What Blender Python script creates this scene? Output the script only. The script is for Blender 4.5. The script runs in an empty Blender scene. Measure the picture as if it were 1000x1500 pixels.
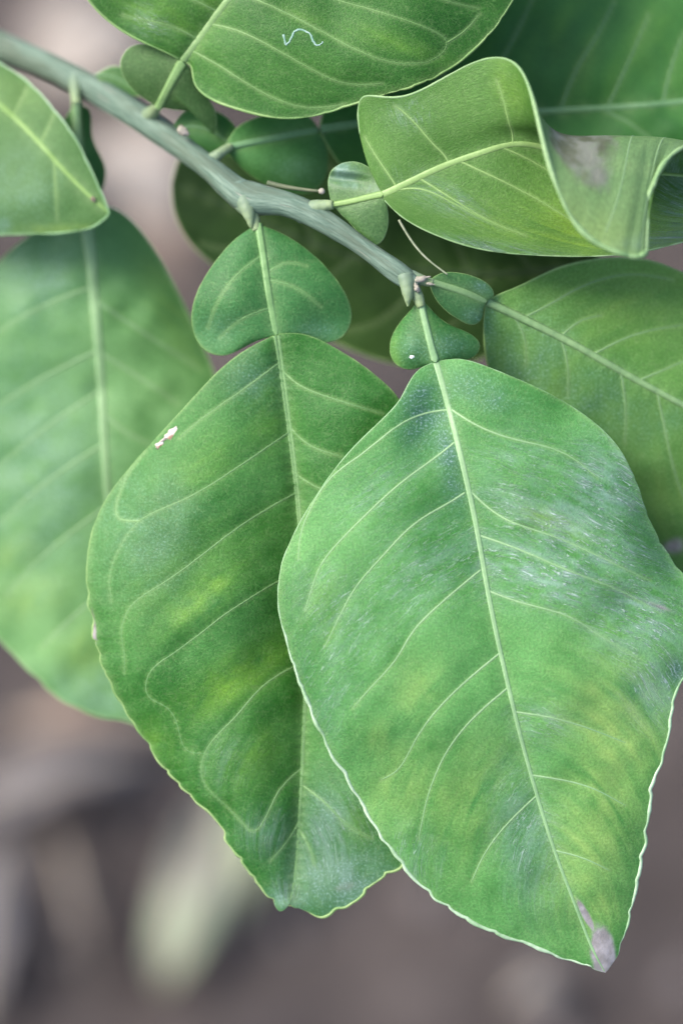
import bpy, math, random
import numpy as np
from mathutils import Vector, Matrix, Euler

# ------------------------------------------------------------------ camera, sky, sun, exposure
sc = bpy.context.scene
COL = sc.collection
PX = 0.111 / 1000.0                 # metres per picture unit at the focus distance
LENS = 100.0
DIST = 1500 * PX * LENS / 36.0      # focus distance
PITCH = 55.0
FOCUS = Vector((0.0, 0.0, 0.50))
CAM_ROT = Euler((math.radians(90 - PITCH), 0, 0), 'XYZ')
CM = CAM_ROT.to_matrix()
CAM_LOC = FOCUS + CM @ Vector((0, 0, DIST))

cam_data = bpy.data.cameras.new('camera')
cam = bpy.data.objects.new('camera', cam_data)
COL.objects.link(cam)
cam.location = CAM_LOC
cam.rotation_euler = CAM_ROT
cam_data.sensor_fit = 'VERTICAL'
cam_data.sensor_height = 36.0
cam_data.sensor_width = 24.0
cam_data.lens = LENS
cam_data.clip_start = 0.01
cam_data.clip_end = 500
cam_data.dof.use_dof = True
cam_data.dof.focus_distance = DIST + 0.0018
cam_data.dof.aperture_fstop = 5.0
sc.camera = cam

SUN_EL, SUN_AZ = 52.0, -86.0        # azimuth clockwise from +Y (picture depth)
world = bpy.data.worlds.new('World')
sc.world = world
world.use_nodes = True
wn = world.node_tree
bg = wn.nodes['Background']
sky = wn.nodes.new('ShaderNodeTexSky')
sky.sky_type = 'NISHITA'
sky.sun_disc = False
sky.sun_elevation = math.radians(SUN_EL)
sky.sun_rotation = math.radians(SUN_AZ)
sky.air_density = 1.0
sky.dust_density = 3.0
sky.ozone_density = 1.0
wn.links.new(sky.outputs[0], bg.inputs[0])
bg.inputs[1].default_value = 0.105

sun_d = bpy.data.lights.new('sun', 'SUN')
sun = bpy.data.objects.new('sun', sun_d)
COL.objects.link(sun)
sun_d.energy = 1.5
sun_d.angle = math.radians(28)
sun_d.color = (1.0, 0.97, 0.92)
el, az = math.radians(SUN_EL), math.radians(SUN_AZ)
to_sun = Vector((math.sin(az) * math.cos(el), math.cos(az) * math.cos(el), math.sin(el)))
sun.rotation_euler = to_sun.to_track_quat('Z', 'Y').to_euler()
sun.location = to_sun * 3

sc.view_settings.view_transform = 'Standard'
sc.view_settings.look = 'None'
sc.view_settings.gamma = 1.0
sc.view_settings.use_curve_mapping = False
sc.view_settings.exposure = 1.5
sc.cycles.use_denoising = True
sc.cycles.denoising_prefilter = 'ACCURATE'
sc.cycles.max_bounces = 5

rng = np.random.default_rng(7)
random.seed(7)

# ------------------------------------------------------------------ numeric helpers
def spline(pts, u):
    """natural cubic spline through pts (n,k), parameter u in 0..1 of chord length"""
    P = np.asarray(pts, float)
    if P.ndim == 1:
        P = P[:, None]
    d = np.linalg.norm(np.diff(P[:, :2], axis=0), axis=1)
    x = np.concatenate([[0], np.cumsum(np.maximum(d, 1e-6) ** 0.85)])
    x /= x[-1]
    n = len(x)
    if n == 2:
        return P[0] + (P[1] - P[0]) * np.asarray(u)[:, None]
    h = np.diff(x)
    A = np.zeros((n, n)); B = np.zeros((n, P.shape[1]))
    A[0, 0] = A[-1, -1] = 1
    for i in range(1, n - 1):
        A[i, i - 1] = h[i - 1]; A[i, i] = 2 * (h[i - 1] + h[i]); A[i, i + 1] = h[i]
        B[i] = 6 * ((P[i + 1] - P[i]) / h[i] - (P[i] - P[i - 1]) / h[i - 1])
    M = np.linalg.solve(A, B)
    u = np.clip(np.asarray(u, float), 0, 1)
    k = np.clip(np.searchsorted(x, u, side='right') - 1, 0, n - 2)
    hk = h[k][:, None]; a = (x[k + 1] - u)[:, None] / hk; b = (u - x[k])[:, None] / hk
    return a * P[k] + b * P[k + 1] + ((a ** 3 - a) * M[k] + (b ** 3 - b) * M[k + 1]) * hk ** 2 / 6

def arc_spline(pts, n):
    """n samples evenly spaced along the length of the curve"""
    q = spline(pts, np.linspace(0, 1, 800))
    L = np.concatenate([[0], np.cumsum(np.linalg.norm(np.diff(q[:, :2], axis=0), axis=1))])
    f = np.linspace(0, L[-1], n)
    return np.stack([np.interp(f, L, q[:, i]) for i in range(q.shape[1])], 1)

def vnoise(x, y, seed=0):
    """smooth value noise, -1..1"""
    xi = np.floor(x).astype(np.int64); yi = np.floor(y).astype(np.int64)
    xf = x - xi; yf = y - yi
    xf = xf * xf * (3 - 2 * xf); yf = yf * yf * (3 - 2 * yf)
    def h(a, b):
        v = np.sin(a * 127.1 + b * 311.7 + seed * 74.7) * 43758.5453
        return (v - np.floor(v)) * 2 - 1
    return ((h(xi, yi) * (1 - xf) + h(xi + 1, yi) * xf) * (1 - yf)
            + (h(xi, yi + 1) * (1 - xf) + h(xi + 1, yi + 1) * xf) * yf)

def fbm(x, y, seed=0, octv=4, gain=0.55):
    v = 0; k = 1.0; tot = 0
    for o in range(octv):
        v = v + k * vnoise(x * 2 ** o + 13.1 * o, y * 2 ** o - 7.7 * o, seed + o); tot += k; k *= gain
    return v / tot

def sstep(v, lo, hi):
    q = np.clip((v - lo) / (hi - lo), 0, 1)
    return q * q * (3 - 2 * q)

def to_world(px, py, z):
    """picture-plane coordinates plus depth z towards the camera -> metres in the world"""
    D = DIST - z * PX
    X = (px - 500) * PX * D / DIST
    Y = -(py - 750) * PX * D / DIST
    Z = z * PX
    v = np.stack([X, Y, Z], -1)
    R = np.array(CM)
    return v @ R.T + np.array(FOCUS)

def grid_normals(W):
    du = np.gradient(W, axis=0); dv = np.gradient(W, axis=1)
    n = np.cross(du, dv)
    l = np.linalg.norm(n, axis=-1, keepdims=True)
    n = n / np.maximum(l, 1e-12)
    # rows at base and tip collapse to a point
    n[0] = n[1]; n[-1] = n[-2]
    return n

def mesh_obj(name, verts, faces, mat, parent=None, origin=None, attrs=None, uv=None, smooth=True):
    origin = np.zeros(3) if origin is None else np.asarray(origin, float)
    verts = np.asarray(verts, float) - origin
    me = bpy.data.meshes.new(name)
    faces = np.asarray(faces, np.int32)
    me.vertices.add(len(verts)); me.vertices.foreach_set('co', verts.astype(np.float32).ravel())
    k = faces.shape[1]
    me.loops.add(faces.size); me.loops.foreach_set('vertex_index', faces.ravel())
    me.polygons.add(len(faces))
    me.polygons.foreach_set('loop_start', np.arange(0, faces.size, k, dtype=np.int32))
    me.update(calc_edges=True)
    me.polygons.foreach_set('use_smooth', np.full(len(faces), smooth, bool))
    for key, (typ, data) in (attrs or {}).items():
        a = me.attributes.new(key, typ, 'POINT')
        a.data.foreach_set('vector' if typ == 'FLOAT_VECTOR' else 'value', np.asarray(data, np.float32).ravel())
    if uv is not None:
        l = me.uv_layers.new(name='rest')
        l.data.foreach_set('uv', np.asarray(uv, np.float32)[faces.ravel()].ravel())
    if mat is not None:
        for m in (mat if isinstance(mat, (list, tuple)) else [mat]):
            me.materials.append(m)
    o = bpy.data.objects.new(name, me)
    COL.objects.link(o)
    o.location = origin
    if parent is not None:
        o.parent = parent
        pl = Vector((0, 0, 0)); p = parent
        while p is not None:
            pl += p.location; p = p.parent
        o.location = Vector(origin) - pl
    return o

def grid_faces(nr, nc, wrap=False):
    i = np.arange(nr - 1)[:, None]
    j = np.arange(nc if wrap else nc - 1)[None, :]
    j2 = (j + 1) % nc
    a = i * nc + j; b = i * nc + j2; c = (i + 1) * nc + j2; d = (i + 1) * nc + j
    return np.stack([a, b, c, d], -1).reshape(-1, 4)

def tube(P, rad, sides=8, up=None, flat=1.0, N=None, cap=True):
    """swept tube round points P (n,3); N optional normals; returns verts, faces(quads)"""
    P = np.asarray(P, float); n = len(P)
    rad = np.broadcast_to(np.asarray(rad, float), (n,))
    T = np.gradient(P, axis=0); T /= np.maximum(np.linalg.norm(T, axis=1, keepdims=True), 1e-12)
    if N is None:
        ref = np.array(CM @ Vector((0, 0, 1))) if up is None else np.asarray(up, float)
        N = np.broadcast_to(ref, (n, 3))
    S = np.cross(T, N); S /= np.maximum(np.linalg.norm(S, axis=1, keepdims=True), 1e-12)
    Nn = np.cross(S, T)
    th = np.linspace(0, 2 * np.pi, sides, endpoint=False)
    V = P[:, None] + rad[:, None, None] * (np.cos(th)[None, :, None] * S[:, None] + flat * np.sin(th)[None, :, None] * Nn[:, None])
    V = V.reshape(-1, 3)
    F = grid_faces(n, sides, True)
    if cap:
        V = np.concatenate([V, P[:1], P[-1:]])
        c0, c1 = n * sides, n * sides + 1
        j = np.arange(sides); j2 = (j + 1) % sides
        F = np.concatenate([F, np.stack([np.full(sides, c0), j2, j, np.full(sides, c0)], 1)[:, :4],
                            np.stack([(n - 1) * sides + j, (n - 1) * sides + j2, np.full(sides, c1), np.full(sides, c1)], 1)])
        # triangles stored as degenerate quads are turned into real ones by tube_obj
    return V, F

def tube_obj(name, V, F, mat, parent=None, origin=None, attrs=None):
    quads = [tuple(f) for f in F.tolist()]
    clean = []
    for f in quads:
        g = []
        for v in f:
            if v not in g:
                g.append(v)
        clean.append(g)
    origin = np.zeros(3) if origin is None else np.asarray(origin, float)
    me = bpy.data.meshes.new(name)
    me.from_pydata((np.asarray(V) - origin).tolist(), [], clean)
    me.polygons.foreach_set('use_smooth', np.ones(len(me.polygons), bool))
    for key, (typ, data) in (attrs or {}).items():
        a = me.attributes.new(key, typ, 'POINT')
        a.data.foreach_set('value', np.asarray(data, np.float32).ravel())
    me.materials.append(mat)
    o = bpy.data.objects.new(name, me)
    COL.objects.link(o)
    o.location = origin
    if parent is not None:
        o.parent = parent
        pl = Vector((0, 0, 0)); p = parent
        while p is not None:
            pl += p.location; p = p.parent
        o.location = Vector(origin) - pl
    return o

# ------------------------------------------------------------------ materials
class NT:
    def __init__(s, name):
        s.m = bpy.data.materials.new(name); s.m.use_nodes = True
        s.t = s.m.node_tree; s.t.nodes.clear()
        s.out = s.n('ShaderNodeOutputMaterial')
    def n(s, typ, **kw):
        nd = s.t.nodes.new(typ)
        for k, v in kw.items():
            setattr(nd, k, v)
        return nd
    def set(s, sock, v):
        if isinstance(v, bpy.types.NodeSocket):
            s.t.links.new(v, sock)
        elif isinstance(v, (tuple, list)) and len(v) == 3 and sock.type == 'RGBA':
            sock.default_value = (*v, 1)
        else:
            sock.default_value = v
    def math(s, op, a, b=0.0, c=0.0, clamp=False):
        nd = s.n('ShaderNodeMath', operation=op, use_clamp=clamp)
        s.set(nd.inputs[0], a); s.set(nd.inputs[1], b); s.set(nd.inputs[2], c)
        return nd.outputs[0]
    def mix(s, f, a, b, mode='MIX'):
        nd = s.n('ShaderNodeMix', data_type='RGBA', blend_type=mode)
        s.set(nd.inputs[0], f); s.set(nd.inputs[6], a); s.set(nd.inputs[7], b)
        return nd.outputs[2]
    def noise(s, vec, scale, detail=2.0, rough=0.5, dist=0.0):
        nd = s.n('ShaderNodeTexNoise')
        if vec is not None: s.set(nd.inputs['Vector'], vec)
        nd.inputs['Scale'].default_value = scale; nd.inputs['Detail'].default_value = detail
        nd.inputs['Roughness'].default_value = rough; nd.inputs['Distortion'].default_value = dist
        return nd.outputs['Fac']
    def voro(s, vec, scale, feature='DISTANCE_TO_EDGE'):
        nd = s.n('ShaderNodeTexVoronoi', feature=feature)
        if vec is not None: s.set(nd.inputs['Vector'], vec)
        nd.inputs['Scale'].default_value = scale
        return nd.outputs['Distance']
    def ramp(s, v, lo, hi, a=0.0, b=1.0):
        nd = s.n('ShaderNodeMapRange', interpolation_type='SMOOTHSTEP')
        s.set(nd.inputs[0], v)
        nd.inputs[1].default_value = lo; nd.inputs[2].default_value = hi
        nd.inputs[3].default_value = a; nd.inputs[4].default_value = b
        return nd.outputs[0]
    def mapping(s, vec, scale=(1, 1, 1), rot=0.0, loc=(0, 0, 0)):
        nd = s.n('ShaderNodeMapping')
        s.set(nd.inputs[0], vec)
        nd.inputs['Scale'].default_value = scale; nd.inputs['Rotation'].default_value = (0, 0, rot)
        nd.inputs['Location'].default_value = loc
        return nd.outputs[0]

def leaf_material(name, dark, light, yellow=(0.26, 0.40, 0.055), pale=(0.36, 0.50, 0.20),
                  rough=0.42, trans=0.18, spec=0.28, detail=True, scratch=False, dust_sheen_tint=(0.14, 0.27, 0.20), dead_a=(0.17, 0.14, 0.13), dead_b=(0.40, 0.36, 0.35)):
    """attributes on the blade: mask = yellowing, lifted cuticle plus painted sheen, dead tissue; mask2 = vein, edge, dusty painted sheen; mask3 = mottling; flow = coordinates along the side veins"""
    s = NT(name)
    uvn = s.n('ShaderNodeUVMap', uv_map='rest'); uv = uvn.outputs[0]
    def att(nm):
        a1 = s.n('ShaderNodeAttribute', attribute_name=nm); sp = s.n('ShaderNodeSeparateXYZ'); s.set(sp.inputs[0], a1.outputs['Vector'])
        return sp.outputs
    yel, wax_sheen, brn = att('mask'); vein, edge, dust_sheen = att('mask2'); mott, sheen_film, btone = att('mask3')
    col = s.mix(mott, dark, light)
    col = s.mix(yel, col, yellow)
    fine = s.noise(uv, 27.0, 3, 0.75)
    h = fine
    if detail:
        wz = s.n('ShaderNodeTexNoise'); s.set(wz.inputs['Vector'], uv); wz.inputs['Scale'].default_value = 8.0; wz.inputs['Detail'].default_value = 1.0
        wa = s.n('ShaderNodeVectorMath', operation='MULTIPLY_ADD'); s.set(wa.inputs[0], wz.outputs['Color']); wa.inputs[1].default_value = (0.16, 0.16, 0); s.set(wa.inputs[2], uv)
        net = s.math('MULTIPLY', s.ramp(s.voro(wa.outputs[0], 17.0), 0.0, 0.14, 0.13, 0.0), s.ramp(wz.outputs['Fac'], 0.35, 0.65, 0.2, 1.0))
        col = s.mix(net, col, pale)
    col = s.mix(s.math('MULTIPLY', vein, 0.5), col, pale)
    col = s.mix(s.math('MULTIPLY', edge, 0.22), col, pale)
    gm = s.n('ShaderNodeVectorMath', operation='SCALE'); s.set(gm.inputs[0], col); s.set(gm.inputs['Scale'], s.ramp(fine, 0.3, 0.72, 0.78, 1.20))
    col = gm.outputs[0]
    col = s.mix(sheen_film, col, (0.34, 0.49, 0.43))  # silvery cuticle scuffs together with sky sheen painted into the colour
    # bluish sky sheen painted into the colour, mixed with brighter dusty grains
    dst = s.math('MULTIPLY', dust_sheen, s.ramp(fine, 0.50, 0.68), clamp=True)
    col = s.mix(s.math('MULTIPLY', dust_sheen, 0.62), col, dust_sheen_tint)
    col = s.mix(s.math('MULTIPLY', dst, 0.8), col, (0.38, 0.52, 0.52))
    if scratch:
        fa = s.n('ShaderNodeAttribute', attribute_name='flow')
        n1 = s.n('ShaderNodeTexNoise'); s.set(n1.inputs['Vector'], fa.outputs['Vector']); n1.inputs['Scale'].default_value = 1.0
        n1.inputs['Detail'].default_value = 2.0; n1.inputs['Roughness'].default_value = 0.6; n1.inputs['Distortion'].default_value = 0.5
        line = s.ramp(s.math('ABSOLUTE', s.math('SUBTRACT', n1.outputs['Fac'], 0.5)), 0.002, 0.017, 1.0, 0.0)
        sepc = s.n('ShaderNodeSeparateColor'); s.set(sepc.inputs[0], n1.outputs['Color'])
        line2 = s.ramp(s.math('ABSOLUTE', s.math('SUBTRACT', sepc.outputs[1], 0.48)), 0.003, 0.016, 0.8, 0.0)
        brk = s.ramp(s.noise(uv, 4.0, 3, 0.65), 0.40, 0.52)
        lines = s.math('MULTIPLY', s.math('MULTIPLY', s.math('MAXIMUM', line, line2), brk), wax_sheen, clamp=True)
        col = s.mix(s.math('MULTIPLY', lines, 0.85), col, (0.66, 0.78, 0.74))
        h = s.math('ADD', h, s.math('MULTIPLY', lines, 1.0))
    dead = s.mix(btone, dead_a, dead_b)
    col = s.mix(brn, col, dead)
    p = s.n('ShaderNodeBsdfPrincipled')
    s.set(p.inputs['Base Color'], col)
    s.set(p.inputs['Roughness'], s.math('ADD', s.ramp(mott, 0, 1, rough - 0.03, rough + 0.06), s.math('MULTIPLY', s.math('MAXIMUM', brn, dst), 0.2)))
    p.inputs['Specular IOR Level'].default_value = spec
    b = s.n('ShaderNodeBump'); b.inputs['Strength'].default_value = 0.8; b.inputs['Distance'].default_value = 0.00016
    s.set(b.inputs['Height'], h); s.set(p.inputs['Normal'], b.outputs[0])
    tr = s.n('ShaderNodeBsdfTranslucent')
    s.set(tr.inputs[0], s.mix(0.5, col, (0.30, 0.45, 0.03)))
    mx = s.n('ShaderNodeMixShader'); mx.inputs[0].default_value = trans
    s.set(mx.inputs[1], p.outputs[0]); s.set(mx.inputs[2], tr.outputs[0])
    s.set(s.out.inputs[0], mx.outputs[0])
    return s.m

def vein_material(name, base, pale, rough=0.5):
    s = NT(name)
    a = s.n('ShaderNodeAttribute', attribute_name='strength')
    geo = s.n('ShaderNodeTexCoord')
    nz = s.noise(geo.outputs['Object'], 1400, 3, 0.6)
    c = s.mix(a.outputs['Fac'], base, pale)
    c = s.mix(s.ramp(nz, 0.3, 0.75, 0.0, 0.35), c, base)
    p = s.n('ShaderNodeBsdfPrincipled'); s.set(p.inputs['Base Color'], c)
    p.inputs['Roughness'].default_value = rough
    p.inputs['Specular IOR Level'].default_value = 0.45
    b = s.n('ShaderNodeBump'); b.inputs['Strength'].default_value = 0.4; b.inputs['Distance'].default_value = 0.0001
    s.set(b.inputs['Height'], nz); s.set(p.inputs['Normal'], b.outputs[0])
    s.set(s.out.inputs[0], p.outputs[0])
    return s.m

def simple_material(name, c1, c2, scale, rough=0.8, bump=0.3, dist=0.0005, c3=None, scale3=4.0, coord='Object', spec=0.3):
    s = NT(name)
    tc = s.n('ShaderNodeTexCoord')
    n1 = s.noise(tc.outputs[coord], scale, 5, 0.65)
    c = s.mix(s.ramp(n1, 0.3, 0.7), c1, c2)
    if c3 is not None:
        c = s.mix(s.ramp(s.noise(tc.outputs[coord], scale3, 3, 0.6), 0.45, 0.65), c, c3)
    p = s.n('ShaderNodeBsdfPrincipled'); s.set(p.inputs['Base Color'], c)
    p.inputs['Roughness'].default_value = rough
    p.inputs['Specular IOR Level'].default_value = spec
    b = s.n('ShaderNodeBump'); b.inputs['Strength'].default_value = bump; b.inputs['Distance'].default_value = dist
    s.set(b.inputs['Height'], n1); s.set(p.inputs['Normal'], b.outputs[0])
    s.set(s.out.inputs[0], p.outputs[0])
    return s.m

M_UNDER = leaf_material('leaf_underside', (0.16, 0.27, 0.12), (0.23, 0.34, 0.16), yellow=(0.36, 0.48, 0.16), rough=0.6, trans=0.2, spec=0.35)
M_MARGIN_W = vein_material('margin_pale', (0.18, 0.33, 0.13), (0.56, 0.68, 0.48))
M_MARGIN_Y = vein_material('margin_yellow', (0.10, 0.24, 0.05), (0.33, 0.45, 0.17))
M_MARGIN_G = vein_material('margin_green', (0.11, 0.24, 0.07), (0.30, 0.43, 0.20))
def bark_material():
    s = NT('young_bark')
    at_ = s.n('ShaderNodeAttribute', attribute_name='bark'); v = at_.outputs['Vector']
    n1 = s.noise(v, 3.0, 5, 0.7); n2 = s.noise(v, 0.7, 3, 0.6)
    c = s.mix(s.ramp(n1, 0.3, 0.7), (0.085, 0.145, 0.100), (0.180, 0.255, 0.190))
    c = s.mix(s.ramp(n2, 0.42, 0.62, 0, 0.75), c, (0.095, 0.130, 0.085))
    vo = s.voro(s.mapping(v, (0.6, 1, 1)), 1.5, 'F1')
    len_ = s.ramp(vo, 0.10, 0.17, 1.0, 0.0)
    c = s.mix(s.math('MULTIPLY', len_, 0.6), c, (0.30, 0.31, 0.25))
    p = s.n('ShaderNodeBsdfPrincipled'); s.set(p.inputs['Base Color'], c); p.inputs['Roughness'].default_value = 0.6
    p.inputs['Specular IOR Level'].default_value = 0.35
    b = s.n('ShaderNodeBump'); b.inputs['Strength'].default_value = 0.8; b.inputs['Distance'].default_value = 0.0003
    s.set(b.inputs['Height'], s.math('ADD', n1, s.math('MULTIPLY', len_, 0.4))); s.set(p.inputs['Normal'], b.outputs[0])
    s.set(s.out.inputs[0], p.outputs[0])
    return s.m
M_BARK = bark_material()
M_TRUNK = simple_material('trunk_bark', (0.10, 0.09, 0.07), (0.22, 0.20, 0.16), 60, 0.85, 0.7, 0.003)
M_NODE = simple_material('node_tissue', (0.14, 0.205, 0.15), (0.25, 0.32, 0.19), 600, 0.6, 0.4, 0.0002, c3=(0.26, 0.25, 0.15), scale3=300)
M_BUD = simple_material('bud_tissue', (0.28, 0.27, 0.20), (0.40, 0.34, 0.29), 900, 0.6, 0.3, 0.0001)
M_THORN = simple_material('thorn_wood', (0.07, 0.10, 0.05), (0.15, 0.16, 0.09), 500, 0.6, 0.3, 0.0001)
M_SCAR = simple_material('scar_tissue', (0.62, 0.50, 0.42), (0.80, 0.76, 0.70), 900, 0.7, 0.6, 0.0002, c3=(0.36, 0.20, 0.12), scale3=500)
M_WHITE = simple_material('white_speck', (0.75, 0.78, 0.76), (0.85, 0.86, 0.84), 900, 0.35, 0.1, 0.0001, spec=0.5)
M_SCRATCH = simple_material('scratch_line', (0.17, 0.32, 0.24), (0.36, 0.50, 0.44), 900, 0.6, 0.3, 0.0001)
M_FILAMENT = simple_material('dry_filament', (0.20, 0.24, 0.14), (0.33, 0.35, 0.24), 600, 0.7, 0.2, 0.0001)

# ------------------------------------------------------------------ the tree root
ROOT_LOC = np.array([-0.36, 0.16, 0.0])
tree = bpy.data.objects.new('citrus_tree', None)
COL.objects.link(tree)
tree.location = ROOT_LOC
tree['label'] = 'citrus branch with broad green winged leaves hanging over brown soil'
tree['category'] = 'citrus tree'

# ------------------------------------------------------------------ leaf builder
def blade_grid(mid, left, right, nt, ns, fold=(0, 0), curl=(0, 0), wave=(0, 3, 0), bumps=(), skew=0.0,
               teeth=(0, 55, 0.2), keel=(0, 60), zn=6.0, seed=1, quilt=None):
    """dense (nt, ns) grid of picture coordinates + depth. s=-1 on the left edge list, +1 on the right one"""
    t = np.linspace(0, 1, nt)
    tt = 0.5 - 0.5 * np.cos(np.pi * t) if False else t
    Mid = arc_spline(mid, nt)
    E = {}
    for sgn, e in ((-1, left), (1, right)):
        q = arc_spline(e, nt * 3)
        f = tt ** (1.0 - skew * 0.0)
        idx = f * (len(q) - 1)
        E[sgn] = np.stack([np.interp(idx, np.arange(len(q)), q[:, i]) for i in range(2)], 1)
    s = np.sin(np.linspace(-np.pi / 2, np.pi / 2, ns) * 0.9) / math.sin(np.pi / 2 * 0.9)
    px = np.zeros((nt, ns)); py = np.zeros((nt, ns)); z = np.zeros((nt, ns))
    for j, sv in enumerate(s):
        sgn = -1 if sv < 0 else 1
        k = 0 if sgn < 0 else 1
        a = abs(sv)
        e = E[sgn]; d = e - Mid[:, :2]; w = np.linalg.norm(d, axis=1)
        # teeth of the margin
        L = np.concatenate([[0], np.cumsum(np.linalg.norm(np.diff(e, axis=0), axis=1))])
        amp, lam, t0 = teeth
        ph = L / lam + 0.9 * vnoise(L / (lam * 1.6), L * 0 + seed, seed + k)
        fr = ph - np.floor(ph)
        env = np.clip((t - t0) / 0.15, 0, 1) * np.clip((1 - t) / 0.03, 0, 1)
        notch = amp * env * (0.8 * np.exp(-((fr - 0.5) / 0.10) ** 2) * (0.5 + 0.5 * vnoise(np.floor(ph) * 1.7 + 0.5, L * 0 + 0.5, seed)) + 0.35 * np.clip(0.5 - np.abs(fr - 0.5), 0, 1) + 0.45 * vnoise(L / 17.0, L * 0 + 3, seed + 5))
        dn = d / np.maximum(w, 1e-6)[:, None]
        p = Mid[:, :2] + d * a - dn * (notch * a ** 9)[:, None]
        px[:, j], py[:, j] = p[:, 0], p[:, 1]
        z[:, j] = Mid[:, 2] + w * (fold[k] * a + curl[k] * a * a)
        z[:, j] += keel[0] * np.clip(w / (2 * keel[1]), 0, 1) * (1 - np.exp(-(a * w / keel[1]) ** 2))
        if wave[0]:
            z[:, j] += wave[0] * a * a * np.sin(wave[1] * 2 * np.pi * t + wave[2] + k * 1.7) * np.sin(np.pi * t)
    for (bx, by, rx, ry, rot, amp) in bumps:
        c, sn = math.cos(math.radians(rot)), math.sin(math.radians(rot))
        X = (px - bx) * c + (py - by) * sn; Y = -(px - bx) * sn + (py - by) * c
        z += amp * np.exp(-(X / rx) ** 2 - (Y / ry) ** 2)
    z += zn * (vnoise(px / 95, py / 95, seed) + 0.45 * vnoise(px / 38, py / 38, seed + 9))
    return dict(t=t, s=s, px=px, py=py, z=z)

def patch_grid(ctrl, nt, ns, zn=2.0, seed=1):
    """dense grid from a net of control points ctrl[row t][col s] = (px, py, z); cols run from s=-1 to s=+1"""
    C = np.asarray(ctrl, float)
    def up(A, n):
        x = np.linspace(0, 1, A.shape[0])
        flat = A.reshape(A.shape[0], -1)
        # natural spline, uniform parameter
        m = len(x); h = x[1]
        Mx = np.eye(m); B = np.zeros_like(flat)
        for i in range(1, m - 1):
            Mx[i, i - 1] = h; Mx[i, i] = 4 * h; Mx[i, i + 1] = h
            B[i] = 6 * ((flat[i + 1] - flat[i]) / h - (flat[i] - flat[i - 1]) / h)
        S = np.linalg.solve(Mx, B)
        u = np.linspace(0, 1, n); k = np.clip((u / h).astype(int), 0, m - 2)
        a = ((x[k + 1] - u) / h)[:, None]; b = ((u - x[k]) / h)[:, None]
        R = a * flat[k] + b * flat[k + 1] + ((a ** 3 - a) * S[k] + (b ** 3 - b) * S[k + 1]) * h * h / 6
        return R.reshape((n,) + A.shape[1:])
    D = up(C, nt)
    D = np.swapaxes(up(np.swapaxes(D, 0, 1), ns), 0, 1)
    g = dict(t=np.linspace(0, 1, nt), s=np.linspace(-1, 1, ns), px=D[..., 0], py=D[..., 1], z=D[..., 2])
    g['z'] = g['z'] + zn * vnoise(g['px'] / 60, g['py'] / 60, seed)
    return g

def sample(g, A, t, s):
    """bilinear lookup of array A(nt,ns,...) at (t,s)"""
    it = np.interp(t, g['t'], np.arange(len(g['t']))); js = np.interp(s, g['s'], np.arange(len(g['s'])))
    i = np.clip(it.astype(int), 0, len(g['t']) - 2); j = np.clip(js.astype(int), 0, len(g['s']) - 2)
    f = (it - i); h = (js - j)
    if A.ndim == 3:
        f = f[:, None]; h = h[:, None]
    return (A[i, j] * (1 - f) * (1 - h) + A[i + 1, j] * f * (1 - h) + A[i, j + 1] * (1 - f) * h + A[i + 1, j + 1] * f * h)

def smooth1(a, k):
    if len(a) < 2 * k + 3: return a
    p = np.pad(a, (k, k), mode='edge'); c = np.convolve(p, np.ones(2 * k + 1) / (2 * k + 1), 'valid')
    c[0], c[-1] = a[0], a[-1]
    return c

def px_to_ts(g, pts, side=None):
    q = arc_spline(pts, max(24, int(len(pts) * 12)))
    m = np.ones_like(g['px'], bool)
    if side == 'l': m[:, g['s'] > 0.02] = False
    if side == 'r': m[:, g['s'] < -0.02] = False
    m[0] = False; m[-1] = False
    T, S = np.meshgrid(g['t'], g['s'], indexing='ij')
    X, Y, T, S = g['px'][m], g['py'][m], T[m], S[m]
    out = []
    for x, y in q:
        d = (X - x) ** 2 + (Y - y) ** 2
        k = np.argpartition(d, 4)[:4]
        w = 1 / (d[k] + 0.3); w /= w.sum()
        out.append(((T[k] * w).sum(), (S[k] * w).sum()))
    out = np.array(out)
    return smooth1(out[:, 0], 2), smooth1(out[:, 1], 2)

def gauss_mask(px, py, blobs):
    m = np.zeros_like(px)
    for (bx, by, rx, ry, rot, amp) in blobs:
        c, sn = math.cos(math.radians(rot)), math.sin(math.radians(rot))
        X = (px - bx) * c + (py - by) * sn; Y = -(px - bx) * sn + (py - by) * c
        m = np.maximum(m, amp * np.exp(-(X / rx) ** 2 - (Y / ry) ** 2))
    return m

def generic_veins(n, start=0.06, end=0.88, adv=0.16, reach=0.86, seed=3):
    r = np.random.default_rng(seed); out = []
    for sd in (-1, 1):
        for i in range(n):
            t0 = start + (end - start) * (i + 0.5 * (sd > 0) + r.uniform(-0.15, 0.15)) / n
            a = np.linspace(0, 1, 40)
            sv = a * reach * r.uniform(0.92, 1.04)
            tv = t0 + adv * (1 - 0.4 * t0) * a ** 1.25 + 0.10 * np.clip(a - 0.75, 0, 1) ** 1.2
            out.append((np.clip(tv, 0, 0.985), np.clip(sd * sv, -0.95, 0.95)))
    return out

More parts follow.
